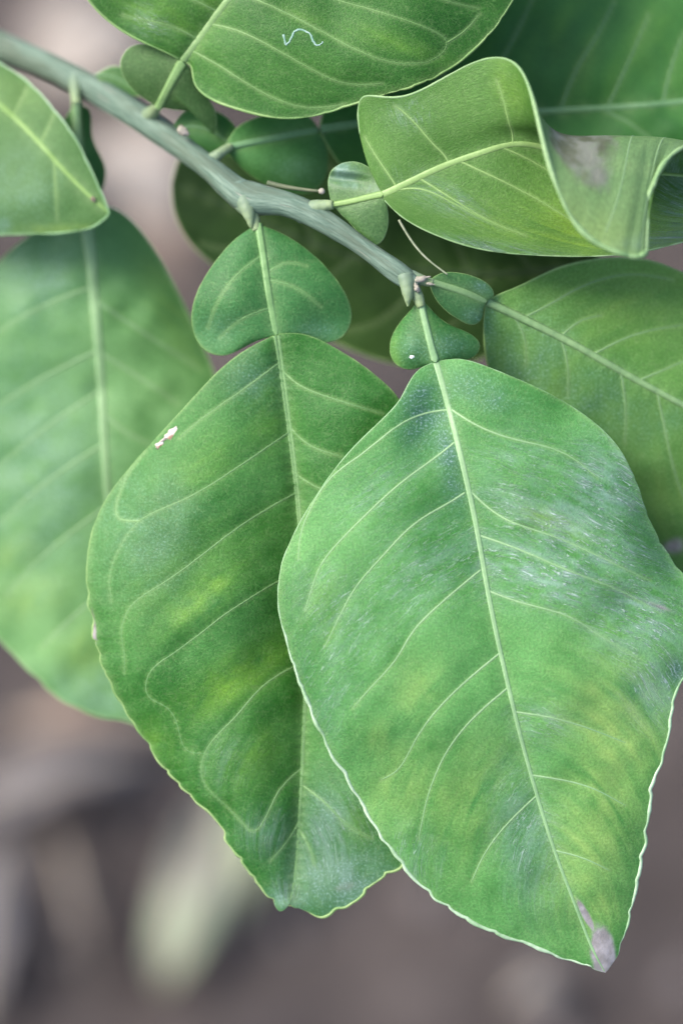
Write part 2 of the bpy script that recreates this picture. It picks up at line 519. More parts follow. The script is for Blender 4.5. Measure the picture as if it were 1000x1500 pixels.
def ridge(g, W, Nn, t, s, width, height, mat, name, parent, origin, strength, sink=0.6, groove=0.0):
    """a low ridge that follows the blade along (t, s); width, height in picture units"""
    P = sample(g, W, t, s); N = sample(g, Nn, t, s)
    N /= np.maximum(np.linalg.norm(N, axis=1, keepdims=True), 1e-9)
    keep = np.concatenate([[True], np.linalg.norm(np.diff(P, axis=0), axis=1) > 1e-6])
    P, N = P[keep], N[keep]; n = len(P)
    width = np.broadcast_to(np.asarray(width, float), keep.shape)[keep] * PX
    height = np.broadcast_to(np.asarray(height, float), keep.shape)[keep] * PX
    st = np.broadcast_to(np.asarray(strength, float), keep.shape)[keep]
    T = np.gradient(P, axis=0); T /= np.maximum(np.linalg.norm(T, axis=1, keepdims=True), 1e-12)
    S = np.cross(T, N); S /= np.maximum(np.linalg.norm(S, axis=1, keepdims=True), 1e-12)
    prof = [(-1.0, -sink), (-0.62, 0.62), (-0.22, 1.0 - groove * 0.3), (0.0, 1.0 - groove), (0.22, 1.0 - groove * 0.3), (0.62, 0.62), (1.0, -sink), (0.0, -sink * 1.6)]
    V = np.stack([P + S * (a * width * 0.5)[:, None] + N * (b * height)[:, None] for a, b in prof], 1).reshape(-1, 3)
    F = grid_faces(n, len(prof), True)
    k = len(prof)
    o = mesh_obj(name, V, F, mat, parent, origin, attrs={'strength': ('FLOAT', np.repeat(st, k))})
    return o

LEAVES = []
def build_leaf(label, g, mats, vein_mat, margin_mat, base_px, yellow=(), wax_sheen=(), brown=(), dust_sheen=(), veins=(), vein_w=3.0,
               vein_h=0.9, mid_w=(11, 4), mid_h=2.2, margin_r=2.2, margin_fn=None, thick=0.00028, name='leaf',
               parent=None, mid=True, groove=0.5, vein_str=(0.9, 0.35), mid_str=0.85, flip_check=True, mid_range=(0, 1), marg=True, sink_mid=0.0, pucker=1.0, mid_name='midrib'):
    nt, ns = g['px'].shape
    px, py = g['px'], g['py']
    # veins to (t, s)
    vts = []
    for v in veins:
        if isinstance(v, tuple) and isinstance(v[0], np.ndarray):
            vts.append(v)
        else:
            side = None
            if isinstance(v, dict): side, v = v['side'], v['p']
            vts.append(px_to_ts(g, v, side))
    # the blade puckers: it dips along the veins and swells between them
    vd = np.full(px.shape, 1e9)
    for (tv, sv) in vts:
        X = sample(g, px, tv, sv); Y = sample(g, py, tv, sv)
        step = max(1, len(X) // 40)
        for x, y in zip(X[::step], Y[::step]):
            vd = np.minimum(vd, (px - x) ** 2 + (py - y) ** 2)
    Xm, Ym = sample(g, px, g['t'], g['t'] * 0), sample(g, py, g['t'], g['t'] * 0)
    md = np.full(px.shape, 1e9)
    for x, y in zip(Xm[::6], Ym[::6]):
        md = np.minimum(md, (px - x) ** 2 + (py - y) ** 2)
    vd = np.sqrt(vd); md = np.sqrt(md)
    z = g['z'] + pucker * (1 - np.exp(-(np.minimum(vd, 45) / 20) ** 2)) - 0.8 * np.exp(-(vd / 8) ** 2) - sink_mid * np.exp(-(md / 16) ** 2)
    g['z'] = z
    W = to_world(px, py, z)
    Nn = grid_normals(W)
    view = np.array(CM @ Vector((0, 0, 1)))
    flip = (Nn.reshape(-1, 3) @ view).mean() < 0 if flip_check is True else flip_check
    if flip: Nn = -Nn
    V = W.reshape(-1, 3)
    F = grid_faces(nt, ns)
    if not flip: pass
    # winding: grid_faces gives (du x dv) reversed or not -> check with one quad
    f = F[(nt // 2) * (ns - 1) + ns // 4]
    nrm = np.cross(V[f[1]] - V[f[0]], V[f[3]] - V[f[0]])
    if nrm @ Nn.reshape(-1, 3)[f[0]] < 0: F = F[:, ::-1]
    T, S = np.meshgrid(g['t'], g['s'], indexing='ij')
    edge = np.clip((np.abs(S) - 0.955) / 0.045, 0, 1) ** 1.5
    veinm = np.maximum(0.6 * np.exp(-(vd / 3.2) ** 2), 0.4 * np.exp(-(md / 10) ** 2))
    # coordinates that follow the side veins: across the half blade, and along the midrib minus the forward sweep of the veins
    U, Vv = (px, py) if g.get('uv') is None else (g['uv'][..., 0] * 100, g['uv'][..., 1] * 100)
    length = np.linalg.norm(np.diff(np.stack([Xm, Ym], 1), axis=0), axis=1).sum()
    sweep = {}
    for sg in (-1, 1):
        num = den = 1e-6
        for (tv, sv) in vts:
            if sv.mean() * sg > 0 and np.ptp(sv) > 0.3:
                q = np.abs(sv) ** 1.2; num += ((tv - tv[0]) * q).sum(); den += (q * q).sum()
        sweep[sg] = np.clip(num / den, 0.05, 0.5) if den > 0.01 else 0.2
    half = np.where(S < 0, np.hypot(px[:, :1] - px[:, ns // 2][:, None], py[:, :1] - py[:, ns // 2][:, None]), np.hypot(px[:, -1:] - px[:, ns // 2][:, None], py[:, -1:] - py[:, ns // 2][:, None]))
    fx = np.abs(S) * np.maximum(half, 40); fy = (T - np.where(S < 0, sweep[-1], sweep[1]) * np.abs(S) ** 1.2) * length
    sd = label and len(label) or 3
    flow = np.stack([fx / 62.0, fy / 6.5 + 0.5 * vnoise(U / 30, Vv / 30, 4), np.where(S < 0, 7.0, 31.0)], -1)
    streak = fbm(fx / 60.0, fy / 16.0, sd, 4)
    yl = gauss_mask(px, py, yellow); wx = gauss_mask(px, py, wax_sheen); bn = gauss_mask(px, py, brown); ds = gauss_mask(px, py, dust_sheen)
    mott = sstep(0.75 * fbm(U / 130, Vv / 130, sd + 3, 4) + 0.22 * streak + 0.12 * vnoise(U / 9, Vv / 9, sd), -0.45, 0.5)
    yl = np.clip(yl * (0.75 + 0.9 * streak + 0.25 * vnoise(U / 14, Vv / 14, 3)), 0, 1)
    sheen_film = np.clip(wx * 0.66 * sstep(fbm(fx / 34, fy / 12, sd + 7, 5, 0.75), -0.5, 0.65), 0, 0.7)
    bn = np.clip(sstep(bn * (1 + 0.5 * fbm(U / 16, Vv / 16, 9, 3)), 0.25, 0.6), 0, 1) * np.clip(bn * 1.6, 0, 1)
    ds = np.clip(ds * (0.8 + 0.7 * fbm(U / 22, Vv / 22, 12, 3)), 0, 1)
    bt = sstep(fbm(U / 12, Vv / 12, 15, 3), -0.5, 0.5)
    mask = np.stack([yl, wx, bn], -1).reshape(-1, 3)
    mask2 = np.stack([veinm, edge, ds], -1).reshape(-1, 3)
    mask3 = np.stack([mott, sheen_film, bt], -1).reshape(-1, 3)
    uv = np.stack([px.ravel() / 100.0, py.ravel() / 100.0], 1)
    # unfolded coordinates where the picture ones overlap
    if g.get('uv') is not None: uv = g['uv'].reshape(-1, 2)
    base = to_world(np.array([base_px[0]]), np.array([base_px[1]]), np.array([base_px[2]]))[0]
    par = parent or tree
    o = mesh_obj(name, V, F, mats, par, base, attrs={'mask': ('FLOAT_VECTOR', mask), 'mask2': ('FLOAT_VECTOR', mask2), 'mask3': ('FLOAT_VECTOR', mask3), 'flow': ('FLOAT_VECTOR', flow.reshape(-1, 3))}, uv=uv)
    if label: o['label'] = label
    sol = o.modifiers.new('thickness', 'SOLIDIFY'); sol.thickness = thick; sol.offset = -1
    sol.material_offset = 1 if len(mats) > 1 else 0
    top = o if parent is None else parent
    if mid:
        tm = np.linspace(mid_range[0], mid_range[1], 120)
        w = mid_w[0] + (mid_w[1] - mid_w[0]) * tm ** 0.8
        h = mid_h * (1 - 0.65 * tm)
        w[-6:] *= np.linspace(1, 0.3, 6)
        ridge(g, W, Nn, tm * 0.995 + 0.002, tm * 0, w, h, vein_mat, mid_name, top, base, mid_str * (1 - 0.25 * tm), groove=groove)
    for (tv, sv) in vts:
        n = len(tv); a = np.linspace(0, 1, n)
        w = vein_w * (1 - 0.55 * a); w[-2:] *= 0.6
        ridge(g, W, Nn, tv, sv, w, vein_h * (1 - 0.6 * a), vein_mat, 'vein', top, base, vein_str[0] + (vein_str[1] - vein_str[0]) * a)
    if marg:
        tms = np.linspace(0.004, 0.996, max(60, nt))
        tlist = np.concatenate([tms, tms[::-1]]); slist = np.concatenate([np.full(len(tms), -1.0), np.full(len(tms), 1.0)])
        P = sample(g, W, tlist, slist); N = sample(g, Nn, tlist, slist)
        N /= np.maximum(np.linalg.norm(N, axis=1, keepdims=True), 1e-9)
        r = np.full(len(tlist), margin_r)
        stv = np.full(len(tlist), 0.6)
        if margin_fn is not None:
            r, stv = margin_fn(sample(g, px, tlist, slist), sample(g, py, tlist, slist), tlist, slist, margin_r)
        r = r * (1 + 0.55 * fbm(np.arange(len(r)) / 7.0, np.zeros(len(r)), 4, 3))
        stv = np.clip(stv * (0.8 + 0.7 * fbm(np.arange(len(r)) / 11.0, np.ones(len(r)), 6, 3)), 0, 1)
        Vt, Ft = tube(P - N * thick * 0.45, r * PX, 7, N=N)
        k = np.concatenate([np.repeat(np.clip(stv, 0, 1), 7), [stv[0], stv[-1]]])
        tube_obj('margin', Vt, Ft, margin_mat, top, base, attrs={'strength': ('FLOAT', k)})
    g['W'] = W; g['N'] = Nn; g['obj'] = o; g['base'] = base
    return o

def petiole(leaf, pts, r0, r1, mat, base):
    q = arc_spline(pts, 40)
    P = to_world(q[:, 0], q[:, 1], q[:, 2])
    V, F = tube(P, np.linspace(r0, r1, 40) * PX, 10, flat=0.7)
    st = np.full(len(V), 0.75)
    return tube_obj('petiole', V, F, mat, leaf, base, attrs={'strength': ('FLOAT', st)})

exec_leaves = True
# ------------------------------------------------------------------ ground and litter (far below the branch)
def ground_point(px, py, z=0.0):
    """where the line of sight through a picture point meets the soil"""
    p = Vector(to_world(np.array([px]), np.array([py]), np.array([0.0]))[0])
    d = p - CAM_LOC
    k = (z - CAM_LOC.z) / d.z
    return CAM_LOC + d * k

def soil_material():
    s = NT('soil')
    tc = s.n('ShaderNodeTexCoord'); v = tc.outputs['Object']
    a = s.noise(v, 9.0, 5, 0.6); b = s.noise(v, 70.0, 5, 0.7); c = s.noise(v, 28.0, 4, 0.6)
    col = s.mix(s.ramp(a, 0.35, 0.65), (0.064, 0.053, 0.048), (0.098, 0.082, 0.075))
    col = s.mix(s.ramp(c, 0.5, 0.72, 0, 0.6), col, (0.12, 0.10, 0.096))
    col = s.mix(s.ramp(b, 0.35, 0.7, 0.55, 0.0), col, (0.05, 0.04, 0.037))
    p = s.n('ShaderNodeBsdfPrincipled'); s.set(p.inputs['Base Color'], col)
    p.inputs['Roughness'].default_value = 0.95; p.inputs['Specular IOR Level'].default_value = 0.15
    bm = s.n('ShaderNodeBump'); bm.inputs['Strength'].default_value = 0.8; bm.inputs['Distance'].default_value = 0.006
    s.set(bm.inputs['Height'], b); s.set(p.inputs['Normal'], bm.outputs[0])
    s.set(s.out.inputs[0], p.outputs[0])
    return s.m

def soil_height(x, y):
    return 0.010 * vnoise(x * 9, y * 9, 2) + 0.006 * vnoise(x * 24, y * 24, 5) + 0.003 * vnoise(x * 70, y * 70, 8)

u = np.linspace(-1, 1, 181)
ax = np.sign(u) * (np.abs(u) * 0.9 + np.abs(u) ** 9 * 80)
GX, GY = np.meshgrid(ax, ax + 0.35, indexing='ij')
GZ = soil_height(GX, GY) * np.exp(-((GX / 3) ** 2 + (GY / 3) ** 2)) - 0.012
gro = mesh_obj('ground', np.stack([GX, GY, GZ], -1).reshape(-1, 3), grid_faces(181, 181), soil_material())
gro['kind'] = 'structure'

def litter_leaf(center, heading, length, width, mats, label, arch=0.010, roll=0.15, tilt=0.0, seed=1):
    n, m = 36, 15
    t = np.linspace(0, 1, n); s = np.linspace(-1, 1, m)
    T, S = np.meshgrid(t, s, indexing='ij')
    w = width * 0.5 * np.sin(np.pi * np.clip(T, 0.0, 1.0) ** 0.85) ** 0.8 * (1 - 0.15 * T)
    X = (T - 0.5) * length
    Y = S * w + 0.04 * length * np.sin(T * 2.5 + seed)
    Z = arch * np.sin(np.pi * T) + roll * w * S * S + 0.004 * np.sin(9 * T + seed) * S * S + 0.0015 * vnoise(X * 90, Y * 90, seed) + tilt * (T - 0.5) * length
    c, sn = math.cos(heading), math.sin(heading)
    xx = X * c - Y * sn; yy = X * sn + Y * c
    Z = Z - Z.min() + 0.001
    zz = Z + np.max(soil_height(center.x + xx, center.y + yy)) * 0.5 - 0.008
    base = np.array([center.x, center.y, 0.0])
    V = np.stack([xx + center.x, yy + center.y, zz], -1)
    o = mesh_obj('fallen_leaf', V.reshape(-1, 3), grid_faces(n, m), mats[0], None, base)
    sol = o.modifiers.new('thickness', 'SOLIDIFY'); sol.thickness = 0.0005; sol.offset = -1
    mid = V[:, m // 2] + np.array([0, 0, 0.0004])
    Vt, Ft = tube(mid, np.linspace(0.0012, 0.0005, n), 6, up=(0, 0, 1))
    tube_obj('midrib', Vt, Ft, mats[1], o, base)
    o['label'] = label; o['category'] = 'fallen leaf'; o['group'] = 'fallen leaves on the soil'
    return o

M_DRY_MID = simple_material('dry_midrib', (0.40, 0.33, 0.24), (0.52, 0.45, 0.34), 200, 0.7)
M_PALE = simple_material('litter_cream', (0.22, 0.21, 0.165), (0.29, 0.28, 0.225), 30, 0.75, c3=(0.30, 0.35, 0.22), scale3=12)
M_PALEG = simple_material('litter_pale_green', (0.30, 0.38, 0.20), (0.40, 0.47, 0.28), 30, 0.75)
M_GREY = simple_material('litter_grey', (0.125, 0.113, 0.110), (0.175, 0.158, 0.155), 30, 0.8)
M_TAN = simple_material('litter_tan', (0.17, 0.12, 0.095), (0.25, 0.185, 0.15), 30, 0.8)
M_BROWN = simple_material('litter_brown', (0.075, 0.060, 0.053), (0.11, 0.088, 0.078), 30, 0.8)
M_BEIGE = simple_material('litter_beige', (0.26, 0.225, 0.195), (0.34, 0.30, 0.26), 30, 0.8)

def place_litter(pa, pb, width_px, mats, label, **kw):
    """a fallen leaf whose ends lie under two picture points"""
    A, B = ground_point(*pa), ground_point(*pb)
    c = (A + B) / 2; d = B - A
    k = DIST / (c - CAM_LOC).length
    return litter_leaf(c, math.atan2(d.y, d.x), d.length, width_px * PX / k, mats, label, **kw)

place_litter((252, 1450), (335, 1130), 95, (M_PALE, M_DRY_MID), 'large cream fallen leaf lying on the soil below the middle leaf tip', roll=0.3, seed=2)
place_litter((330, 1330), (420, 1120), 60, (M_PALEG, M_DRY_MID), 'small pale green fallen leaf beside the large cream one', arch=0.02, seed=5)
place_litter((-60, 1180), (220, 1090), 90, (M_GREY, M_DRY_MID), 'grey curled fallen leaf on soil under the far left leaf', seed=3)
place_litter((20, 1045), (260, 1060), 60, (M_TAN, M_DRY_MID), 'tan fallen leaf on soil just under the far left leaf tip', seed=4)
place_litter((-40, 1480), (20, 1200), 90, (M_GREY, M_DRY_MID), 'grey fallen leaf at the lower left edge of the picture', seed=6)
place_litter((70, 1210), (130, 1420), 50, (M_BROWN, M_DRY_MID), 'dark brown narrow fallen leaf between grey and cream leaves', seed=7)
place_litter((745, 1475), (835, 1445), 60, (M_GREY, M_DRY_MID), 'small grey fallen leaf below the big front leaf tip', seed=8)
place_litter((40, 110), (240, 40), 190, (M_BEIGE, M_DRY_MID), 'broad beige fallen leaf seen past the branch in the top left corner', seed=9)
place_litter((150, 190), (270, 330), 170, (M_BEIGE, M_DRY_MID), 'beige fallen leaf seen in the gap under the branch', seed=10)
place_litter((190, 330), (290, 430), 70, (M_TAN, M_DRY_MID), 'tan fallen leaf seen beside the far left leaf shoulder', seed=11)

# small stones and crumbs of soil
def crumbs():
    r = np.random.default_rng(3); Vs = []; Fs = []; n = 0
    ico = [(0, 0, 1), (0.9, 0, 0.4), (0.28, 0.86, 0.4), (-0.73, 0.53, 0.4), (-0.73, -0.53, 0.4), (0.28, -0.86, 0.4), (0, 0, -0.4)]
    fac = [(0, 1, 2), (0, 2, 3), (0, 3, 4), (0, 4, 5), (0, 5, 1), (6, 2, 1), (6, 3, 2), (6, 4, 3), (6, 5, 4), (6, 1, 5)]
    for i in range(900):
        x = r.normal(0, 0.35); y = 0.5 + r.normal(0, 0.35); q = r.uniform(0.002, 0.008)
        J = np.array(ico) * q * r.uniform(0.7, 1.3, (7, 3))
        z = float(soil_height(np.array(x), np.array(y))) - 0.012 + q * 0.2
        Vs.append(J + np.array([x, y, z])); Fs.append(np.array(fac) + n); n += 7
    return np.concatenate(Vs), np.concatenate(Fs)
cv, cf = crumbs()
cr = mesh_obj('soil_crumbs', cv, cf, simple_material('crumb', (0.09, 0.075, 0.07), (0.22, 0.19, 0.175), 25, 0.95), smooth=False)
cr['kind'] = 'stuff'; cr['label'] = 'scattered crumbs of soil and small stones'

# ------------------------------------------------------------------ branch and trunk
bp = [(-900, -120, -700), (-500, -90, -590), (-200, -15, -460), (0, 68, -350), (60, 92, -310), (130, 126, -262), (200, 168, -208), (270, 218, -158),
      (320, 258, -115), (362, 290, -92), (410, 298, -75), (470, 322, -60), (540, 368, -45), (590, 404, -34), (612, 420, -30)]
br = [60, 45, 30, 24, 22, 20.5, 21, 18.5, 18.5, 24, 19.5, 17.5, 13.5, 15.5, 11]
q = spline([(*p, r) for p, r in zip(bp, br)], np.linspace(0, 1, 260))
P = to_world(q[:, 0], q[:, 1], q[:, 2])
rr = q[:, 3] * PX * (1 + 0.035 * vnoise(np.arange(260) / 7.0, np.zeros(260), 3))
SD = 28
V, F = tube(P, rr, SD)
al = np.concatenate([[0], np.cumsum(np.linalg.norm(np.diff(P, axis=0), axis=1))]) / (100 * PX)
th = np.arange(SD) / SD * 2 * np.pi
AL, TH = np.meshgrid(al, th, indexing='ij')
ridge_ = 0.055 * np.cos(3 * TH + AL * 0.9) + 0.04 * vnoise(AL * 1.3, 3 * np.cos(TH) + 5, 3) + 0.035 * vnoise(AL * 5, 6 * np.sin(TH), 5)
ctr = np.repeat(P, SD, axis=0)
V[:len(ctr)] = ctr + (V[:len(ctr)] - ctr) * (1 + ridge_.reshape(-1, 1))
bco = np.stack([AL.ravel(), 1.6 * np.cos(TH).ravel(), 1.6 * np.sin(TH).ravel()], 1)
bco = np.concatenate([bco, bco[:1], bco[-1:]])
branch = tube_obj('branch', V, F, M_BARK, tree, P[-1])
ba = branch.data.attributes.new('bark', 'FLOAT_VECTOR', 'POINT'); ba.data.foreach_set('vector', bco.astype(np.float32).ravel())
start = P[0]
tp = np.array([ROOT_LOC, ROOT_LOC + [0.005, 0, 0.18], ROOT_LOC + [0.03, -0.005, 0.40], start + [-0.12, 0.03, -0.06], start + [-0.03, 0.005, -0.01], start + [0.004, 0, 0]])
tq = spline(np.c_[tp, [0.020, 0.0165, 0.0145, 0.011, 0.0078, 0.0066]], np.linspace(0, 1, 90))
V, F = tube(tq[:, :3], tq[:, 3] * (1 + 0.05 * vnoise(np.arange(90) / 3.0, np.zeros(90), 6)), 18, up=(0.3, -0.9, 0.2))
tube_obj('trunk', V, F, M_TRUNK, tree, ROOT_LOC)

def blob(name, px, py, z, rx, ry, rot, mat, parent, rz=None, taper=0.0, seed=1, amp=0.12):
    """small lumpy body with its long axis along rx"""
    n, m = 14, 12
    a = np.linspace(0.02, np.pi - 0.02, n)[:, None]; b = np.linspace(0, 2 * np.pi, m, endpoint=False)[None]
    x = -np.cos(a) + 0 * b
    k = 1 - taper * (x * 0.5 + 0.5)
    y = np.sin(a) * np.cos(b) * k; zz = np.sin(a) * np.sin(b) * k
    rz = ry if rz is None else rz
    c, s = math.cos(math.radians(rot)), math.sin(math.radians(rot))
    X = x * rx; Y = y * ry
    f = 1 + amp * vnoise(x * 3 + seed, y * 3 + zz * 2, seed)
    V = to_world(px + (X * c - Y * s) * f, py + (X * s + Y * c) * f, z + zz * rz * f).reshape(-1, 3)
    o = to_world(np.array([px]), np.array([py]), np.array([z]))[0]
    top = np.array([V[:m].mean(0), V[-m:].mean(0)])
    F = [list(q) for q in grid_faces(n, m, True)]
    V2 = np.concatenate([V, top])
    F += [[n * m, (j + 1) % m, j] for j in range(m)] + [[(n - 1) * m + j, (n - 1) * m + (j + 1) % m, n * m + 1] for j in range(m)]
    me = bpy.data.meshes.new(name); me.from_pydata((V2 - o).tolist(), [], F)
    me.polygons.foreach_set('use_smooth', np.ones(len(me.polygons), bool)); me.materials.append(mat)
    ob = bpy.data.objects.new(name, me); COL.objects.link(ob)
    pl = Vector((0, 0, 0)); p = parent
    while p is not None: pl += p.location; p = p.parent
    ob.parent = parent; ob.location = Vector(o) - pl
    return ob

# swellings where the leaf stalks leave the branch, buds, a thorn and a dry filament
M_JOINT = vein_material('joint_bark', (0.135, 0.200, 0.150), (0.26, 0.34, 0.15), 0.6)
def joint(name, pts, radii, s0=0.0, s1=1.0):
    """a tapered side shoot that grows out of the branch"""
    q = spline([(*p, r) for p, r in zip(pts, radii)], np.linspace(0, 1, 26))
    V, F = tube(to_world(q[:, 0], q[:, 1], q[:, 2]), q[:, 3] * PX, 16)
    V = V + 0.00007 * np.stack([vnoise(V[:, 0] * 1500, V[:, 1] * 1500 + V[:, 2] * 1100, k) for k in (1, 2, 3)], 1)
    st = np.concatenate([np.repeat(np.linspace(s0, s1, 26), 16), [s0, s1]])
    return tube_obj(name, V, F, M_JOINT, branch, P[-1], attrs={'strength': ('FLOAT', st)})
joint('node', [(348, 276, -100), (361, 300, -88), (370, 318, -80), (376, 338, -75)], [20, 16, 10.5, 7])
joint('node', [(208, 178, -205), (220, 168, -182), (232, 154, -146)], [17, 12, 8])
joint('node', [(436, 312, -74), (462, 304, -59), (488, 300, -49)], [16, 11.5, 6.5])
joint('node', [(588, 402, -36), (602, 420, -31), (611, 434, -28), (617, 450, -26)], [14, 12, 9, 6])
joint('node', [(592, 402, -34), (612, 409, -31), (634, 414, -31)], [12, 9, 6])
joint('node', [(296, 248, -140), (318, 228, -130), (338, 214, -140)], [13, 9, 6])
joint('node', [(114, 112, -268), (111, 130, -250), (113, 154, -231)], [15, 10, 8])
joint('bud', [(358, 292, -80), (365, 316, -71), (368, 334, -70)], [14, 9, 1.5], 0.2, 1.0)
joint('bud', [(594, 404, -27), (597, 428, -21), (597, 449, -21)], [13, 9, 1.5], 0.2, 1.0)
blob('bud', 618, 408, -21, 12, 6.5, -15, M_BUD, branch, taper=0.6, seed=6, amp=0.3)
blob('bud', 630, 416, -21, 6, 3, 10, M_BUD, branch, seed=7, taper=0.6, amp=0.3)
blob('bud', 610, 422, -18, 7, 4, 70, M_BUD, branch, seed=8, amp=0.3)
blob('bud', 268, 192, -128, 9, 6, 40, M_BUD, branch, seed=9, amp=0.3)
tq = arc_spline([(392, 268, -82), (425, 275, -70), (468, 280, -58)], 24)
V, F = tube(to_world(tq[:, 0], tq[:, 1], tq[:, 2]), np.linspace(4.2, 2.0, 24) * PX, 8)
tube_obj('thorn', V, F, M_THORN, branch, P[-1])
blob('thorn_tip', 471, 280, -56, 5, 4.5, 0, M_BUD, branch, seed=3)
tq = arc_spline([(584, 322, -40), (598, 346, -38), (620, 374, -30), (655, 402, -24)], 40)
V, F = tube(to_world(tq[:, 0], tq[:, 1], tq[:, 2]), np.linspace(1.9, 1.3, 40) * PX, 7)
tube_obj('filament', V, F, M_FILAMENT, branch, P[-1])
# ------------------------------------------------------------------ leaves
def vm(name, base, pale): return vein_material(name, base, pale)

# --- A: the big front leaf
M_A = leaf_material('leaf_front', (0.054, 0.215, 0.042), (0.112, 0.320, 0.084), dust_sheen_tint=(0.055, 0.135, 0.115), scratch=True, dead_a=(0.26, 0.24, 0.235), dead_b=(0.40, 0.37, 0.375), yellow=(0.27, 0.44, 0.11), rough=0.46)
VM_A = vm('veins_front', (0.115, 0.275, 0.09), (0.29, 0.44, 0.22))
M_MARGIN_A = vein_material('margin_front', (0.12, 0.28, 0.09), (0.46, 0.60, 0.40))
A_mid = [(638, 530, -24), (650, 572, -16), (662, 618, -8), (681, 695, 2), (700, 785, 10), (716, 875, 14), (737, 975, 14), (761, 1075, 10), (787, 1168, 2), (816, 1258, -8), (846, 1337, -18), (870, 1396, -26), (886, 1425, -30)]
A_left = [(638, 530), (612, 543), (588, 582), (560, 614), (510, 664), (462, 728), (426, 792), (408, 850), (410, 905), (424, 960), (450, 1030), (490, 1112), (540, 1196), (592, 1272), (640, 1318), (690, 1350), (742, 1373), (800, 1394), (850, 1413), (886, 1425)]
A_right = [(638, 530), (668, 526), (720, 540), (790, 570), (852, 606), (902, 652), (926, 694), (944, 742), (972, 800), (1006, 846), (1034, 900), (1024, 955), (996, 1000), (984, 1045), (975, 1092), (957, 1150), (946, 1222), (931, 1300), (916, 1364), (903, 1402), (886, 1425)]
gA = blade_grid(A_mid, A_left, A_right, 420, 250, keel=(6, 60), fold=(0.10, 0.08), curl=(-0.15, -0.18), wave=(10, 2.5, 0.6), teeth=(5.0, 52, 0.28), zn=5, seed=3,
                bumps=[(985, 800, 40, 90, -25, -40), (630, 620, 30, 60, 15, -14), (930, 900, 60, 30, 20, -12), (520, 1050, 80, 60, 60, 8), (830, 1000, 70, 50, 10, 8)])
A_veins = [
    [(657, 600), (625, 605), (589, 620), (530, 665), (482, 703), (455, 745), (440, 785), (437, 822)],
    [(665, 648), (640, 668), (590, 705), (540, 750), (500, 790), (470, 828), (455, 868), (446, 897)],
    [(680, 722), (660, 735), (610, 765), (560, 815), (520, 862), (495, 908), (474, 950)],
    [(703, 835), (650, 880), (605, 925), (580, 965), (545, 1005), (517, 1037)],
    [(730, 958), (680, 1000), (640, 1040), (605, 1090), (580, 1130), (558, 1142)],
    [(743, 1008), (690, 1055), (655, 1100), (630, 1155), (613, 1228)],
    [(785, 1166), (740, 1210), (710, 1250), (690, 1292)],
    [(661, 600), (700, 624), (760, 645), (826, 664), (874, 700)],
    [(685, 716), (735, 758), (800, 782), (900, 826), (950, 850)],
    [(703, 785), (760, 805), (830, 835), (900, 862), (965, 897)],
    [(716, 866), (770, 885), (830, 902), (880, 932), (935, 965)],
    [(755, 1043), (800, 1050), (850, 1063), (915, 1088)],
    [(780, 1136), (830, 1144), (870, 1156), (915, 1180)],
    [(812, 1246), (850, 1256), (892, 1275)],
]
def A_margin(x, y, t, s, r):
    k = np.clip((y - 880) / 150, 0, 1)
    rr = np.where(s < 0, 1.1 + 1.7 * k, 1.0 + 1.7 * np.clip((y - 960) / 60, 0, 1))
    rr = rr * np.clip((1.0 - t) / 0.06, 0.35, 1)
    return rr, np.where(s < 0, 0.45 + 0.55 * k, 0.35 + 0.65 * np.clip((y - 960) / 60, 0, 1))
leafA = build_leaf('largest front leaf with pale scratched right half and brown tip', gA, [M_A, M_UNDER], VM_A, M_MARGIN_A, (638, 530, -24),
    yellow=[(905, 1060, 95, 75, 60, 0.95), (870, 1210, 60, 130, 15, 0.85), (610, 1010, 35, 45, 30, 0.55), (590, 1150, 60, 70, 40, 0.5), (690, 1180, 50, 110, 20, 0.5), (560, 1090, 35, 35, 0, 0.5), (650, 1180, 40, 60, 10, 0.4), (800, 760, 70, 20, 20, 0.4), (880, 1330, 35, 40, 10, 0.6), (470, 880, 40, 60, 0, 0.25)],
    wax_sheen=[(850, 790, 125, 55, 30, 1.0), (800, 840, 130, 45, 15, 0.95), (880, 720, 60, 75, 50, 0.95), (930, 900, 75, 55, 30, 1.0), (960, 1000, 40, 50, 0, 0.8), (760, 700, 60, 60, 0, 0.5), (620, 830, 90, 60, -35, 0.42), (500, 900, 60, 80, -30, 0.36), (770, 1230, 40, 90, -10, 0.55), (790, 1060, 40, 30, 0, 0.45), (480, 990, 40, 80, 0, 0.3), (600, 1260, 40, 40, 40, 0.4), (560, 720, 80, 40, -35, 0.3)],
    brown=[(883, 1400, 17, 44, -8, 1.4), (858, 1342, 6, 34, -28, 0.9), (965, 888, 34, 5, 22, 0.6), (985, 800, 16, 45, -35, 0.7), (925, 745, 22, 35, 0, 0.35), (770, 1005, 6, 6, 0, 0.0)],
    dust_sheen=[(622, 605, 34, 48, 15, 1.2), (650, 655, 18, 36, -20, 1.1), (662, 712, 15, 32, -10, 1.0), (705, 572, 50, 24, 20, 0.7), (735, 740, 40, 12, 30, 0.5), (770, 1220, 35, 70, -10, 0.35), (880, 700, 50, 60, 0, 0.3), (990, 985, 14, 20, 0, 0.9)],  # dark teal patch with pale grains beside the stalk, fainter ones elsewhere
    veins=A_veins, vein_w=3.6, vein_h=0.5, mid_w=(13, 5), mid_h=2.2, margin_r=3, margin_fn=A_margin, groove=0.25, sink_mid=1)
M_WING_A = leaf_material('wing_front', (0.035, 0.145, 0.030), (0.065, 0.22, 0.055), yellow=(0.16, 0.34, 0.05))
W_mid = [(614, 434, -28), (622, 470, -27), (630, 502, -26), (638, 531, -25)]
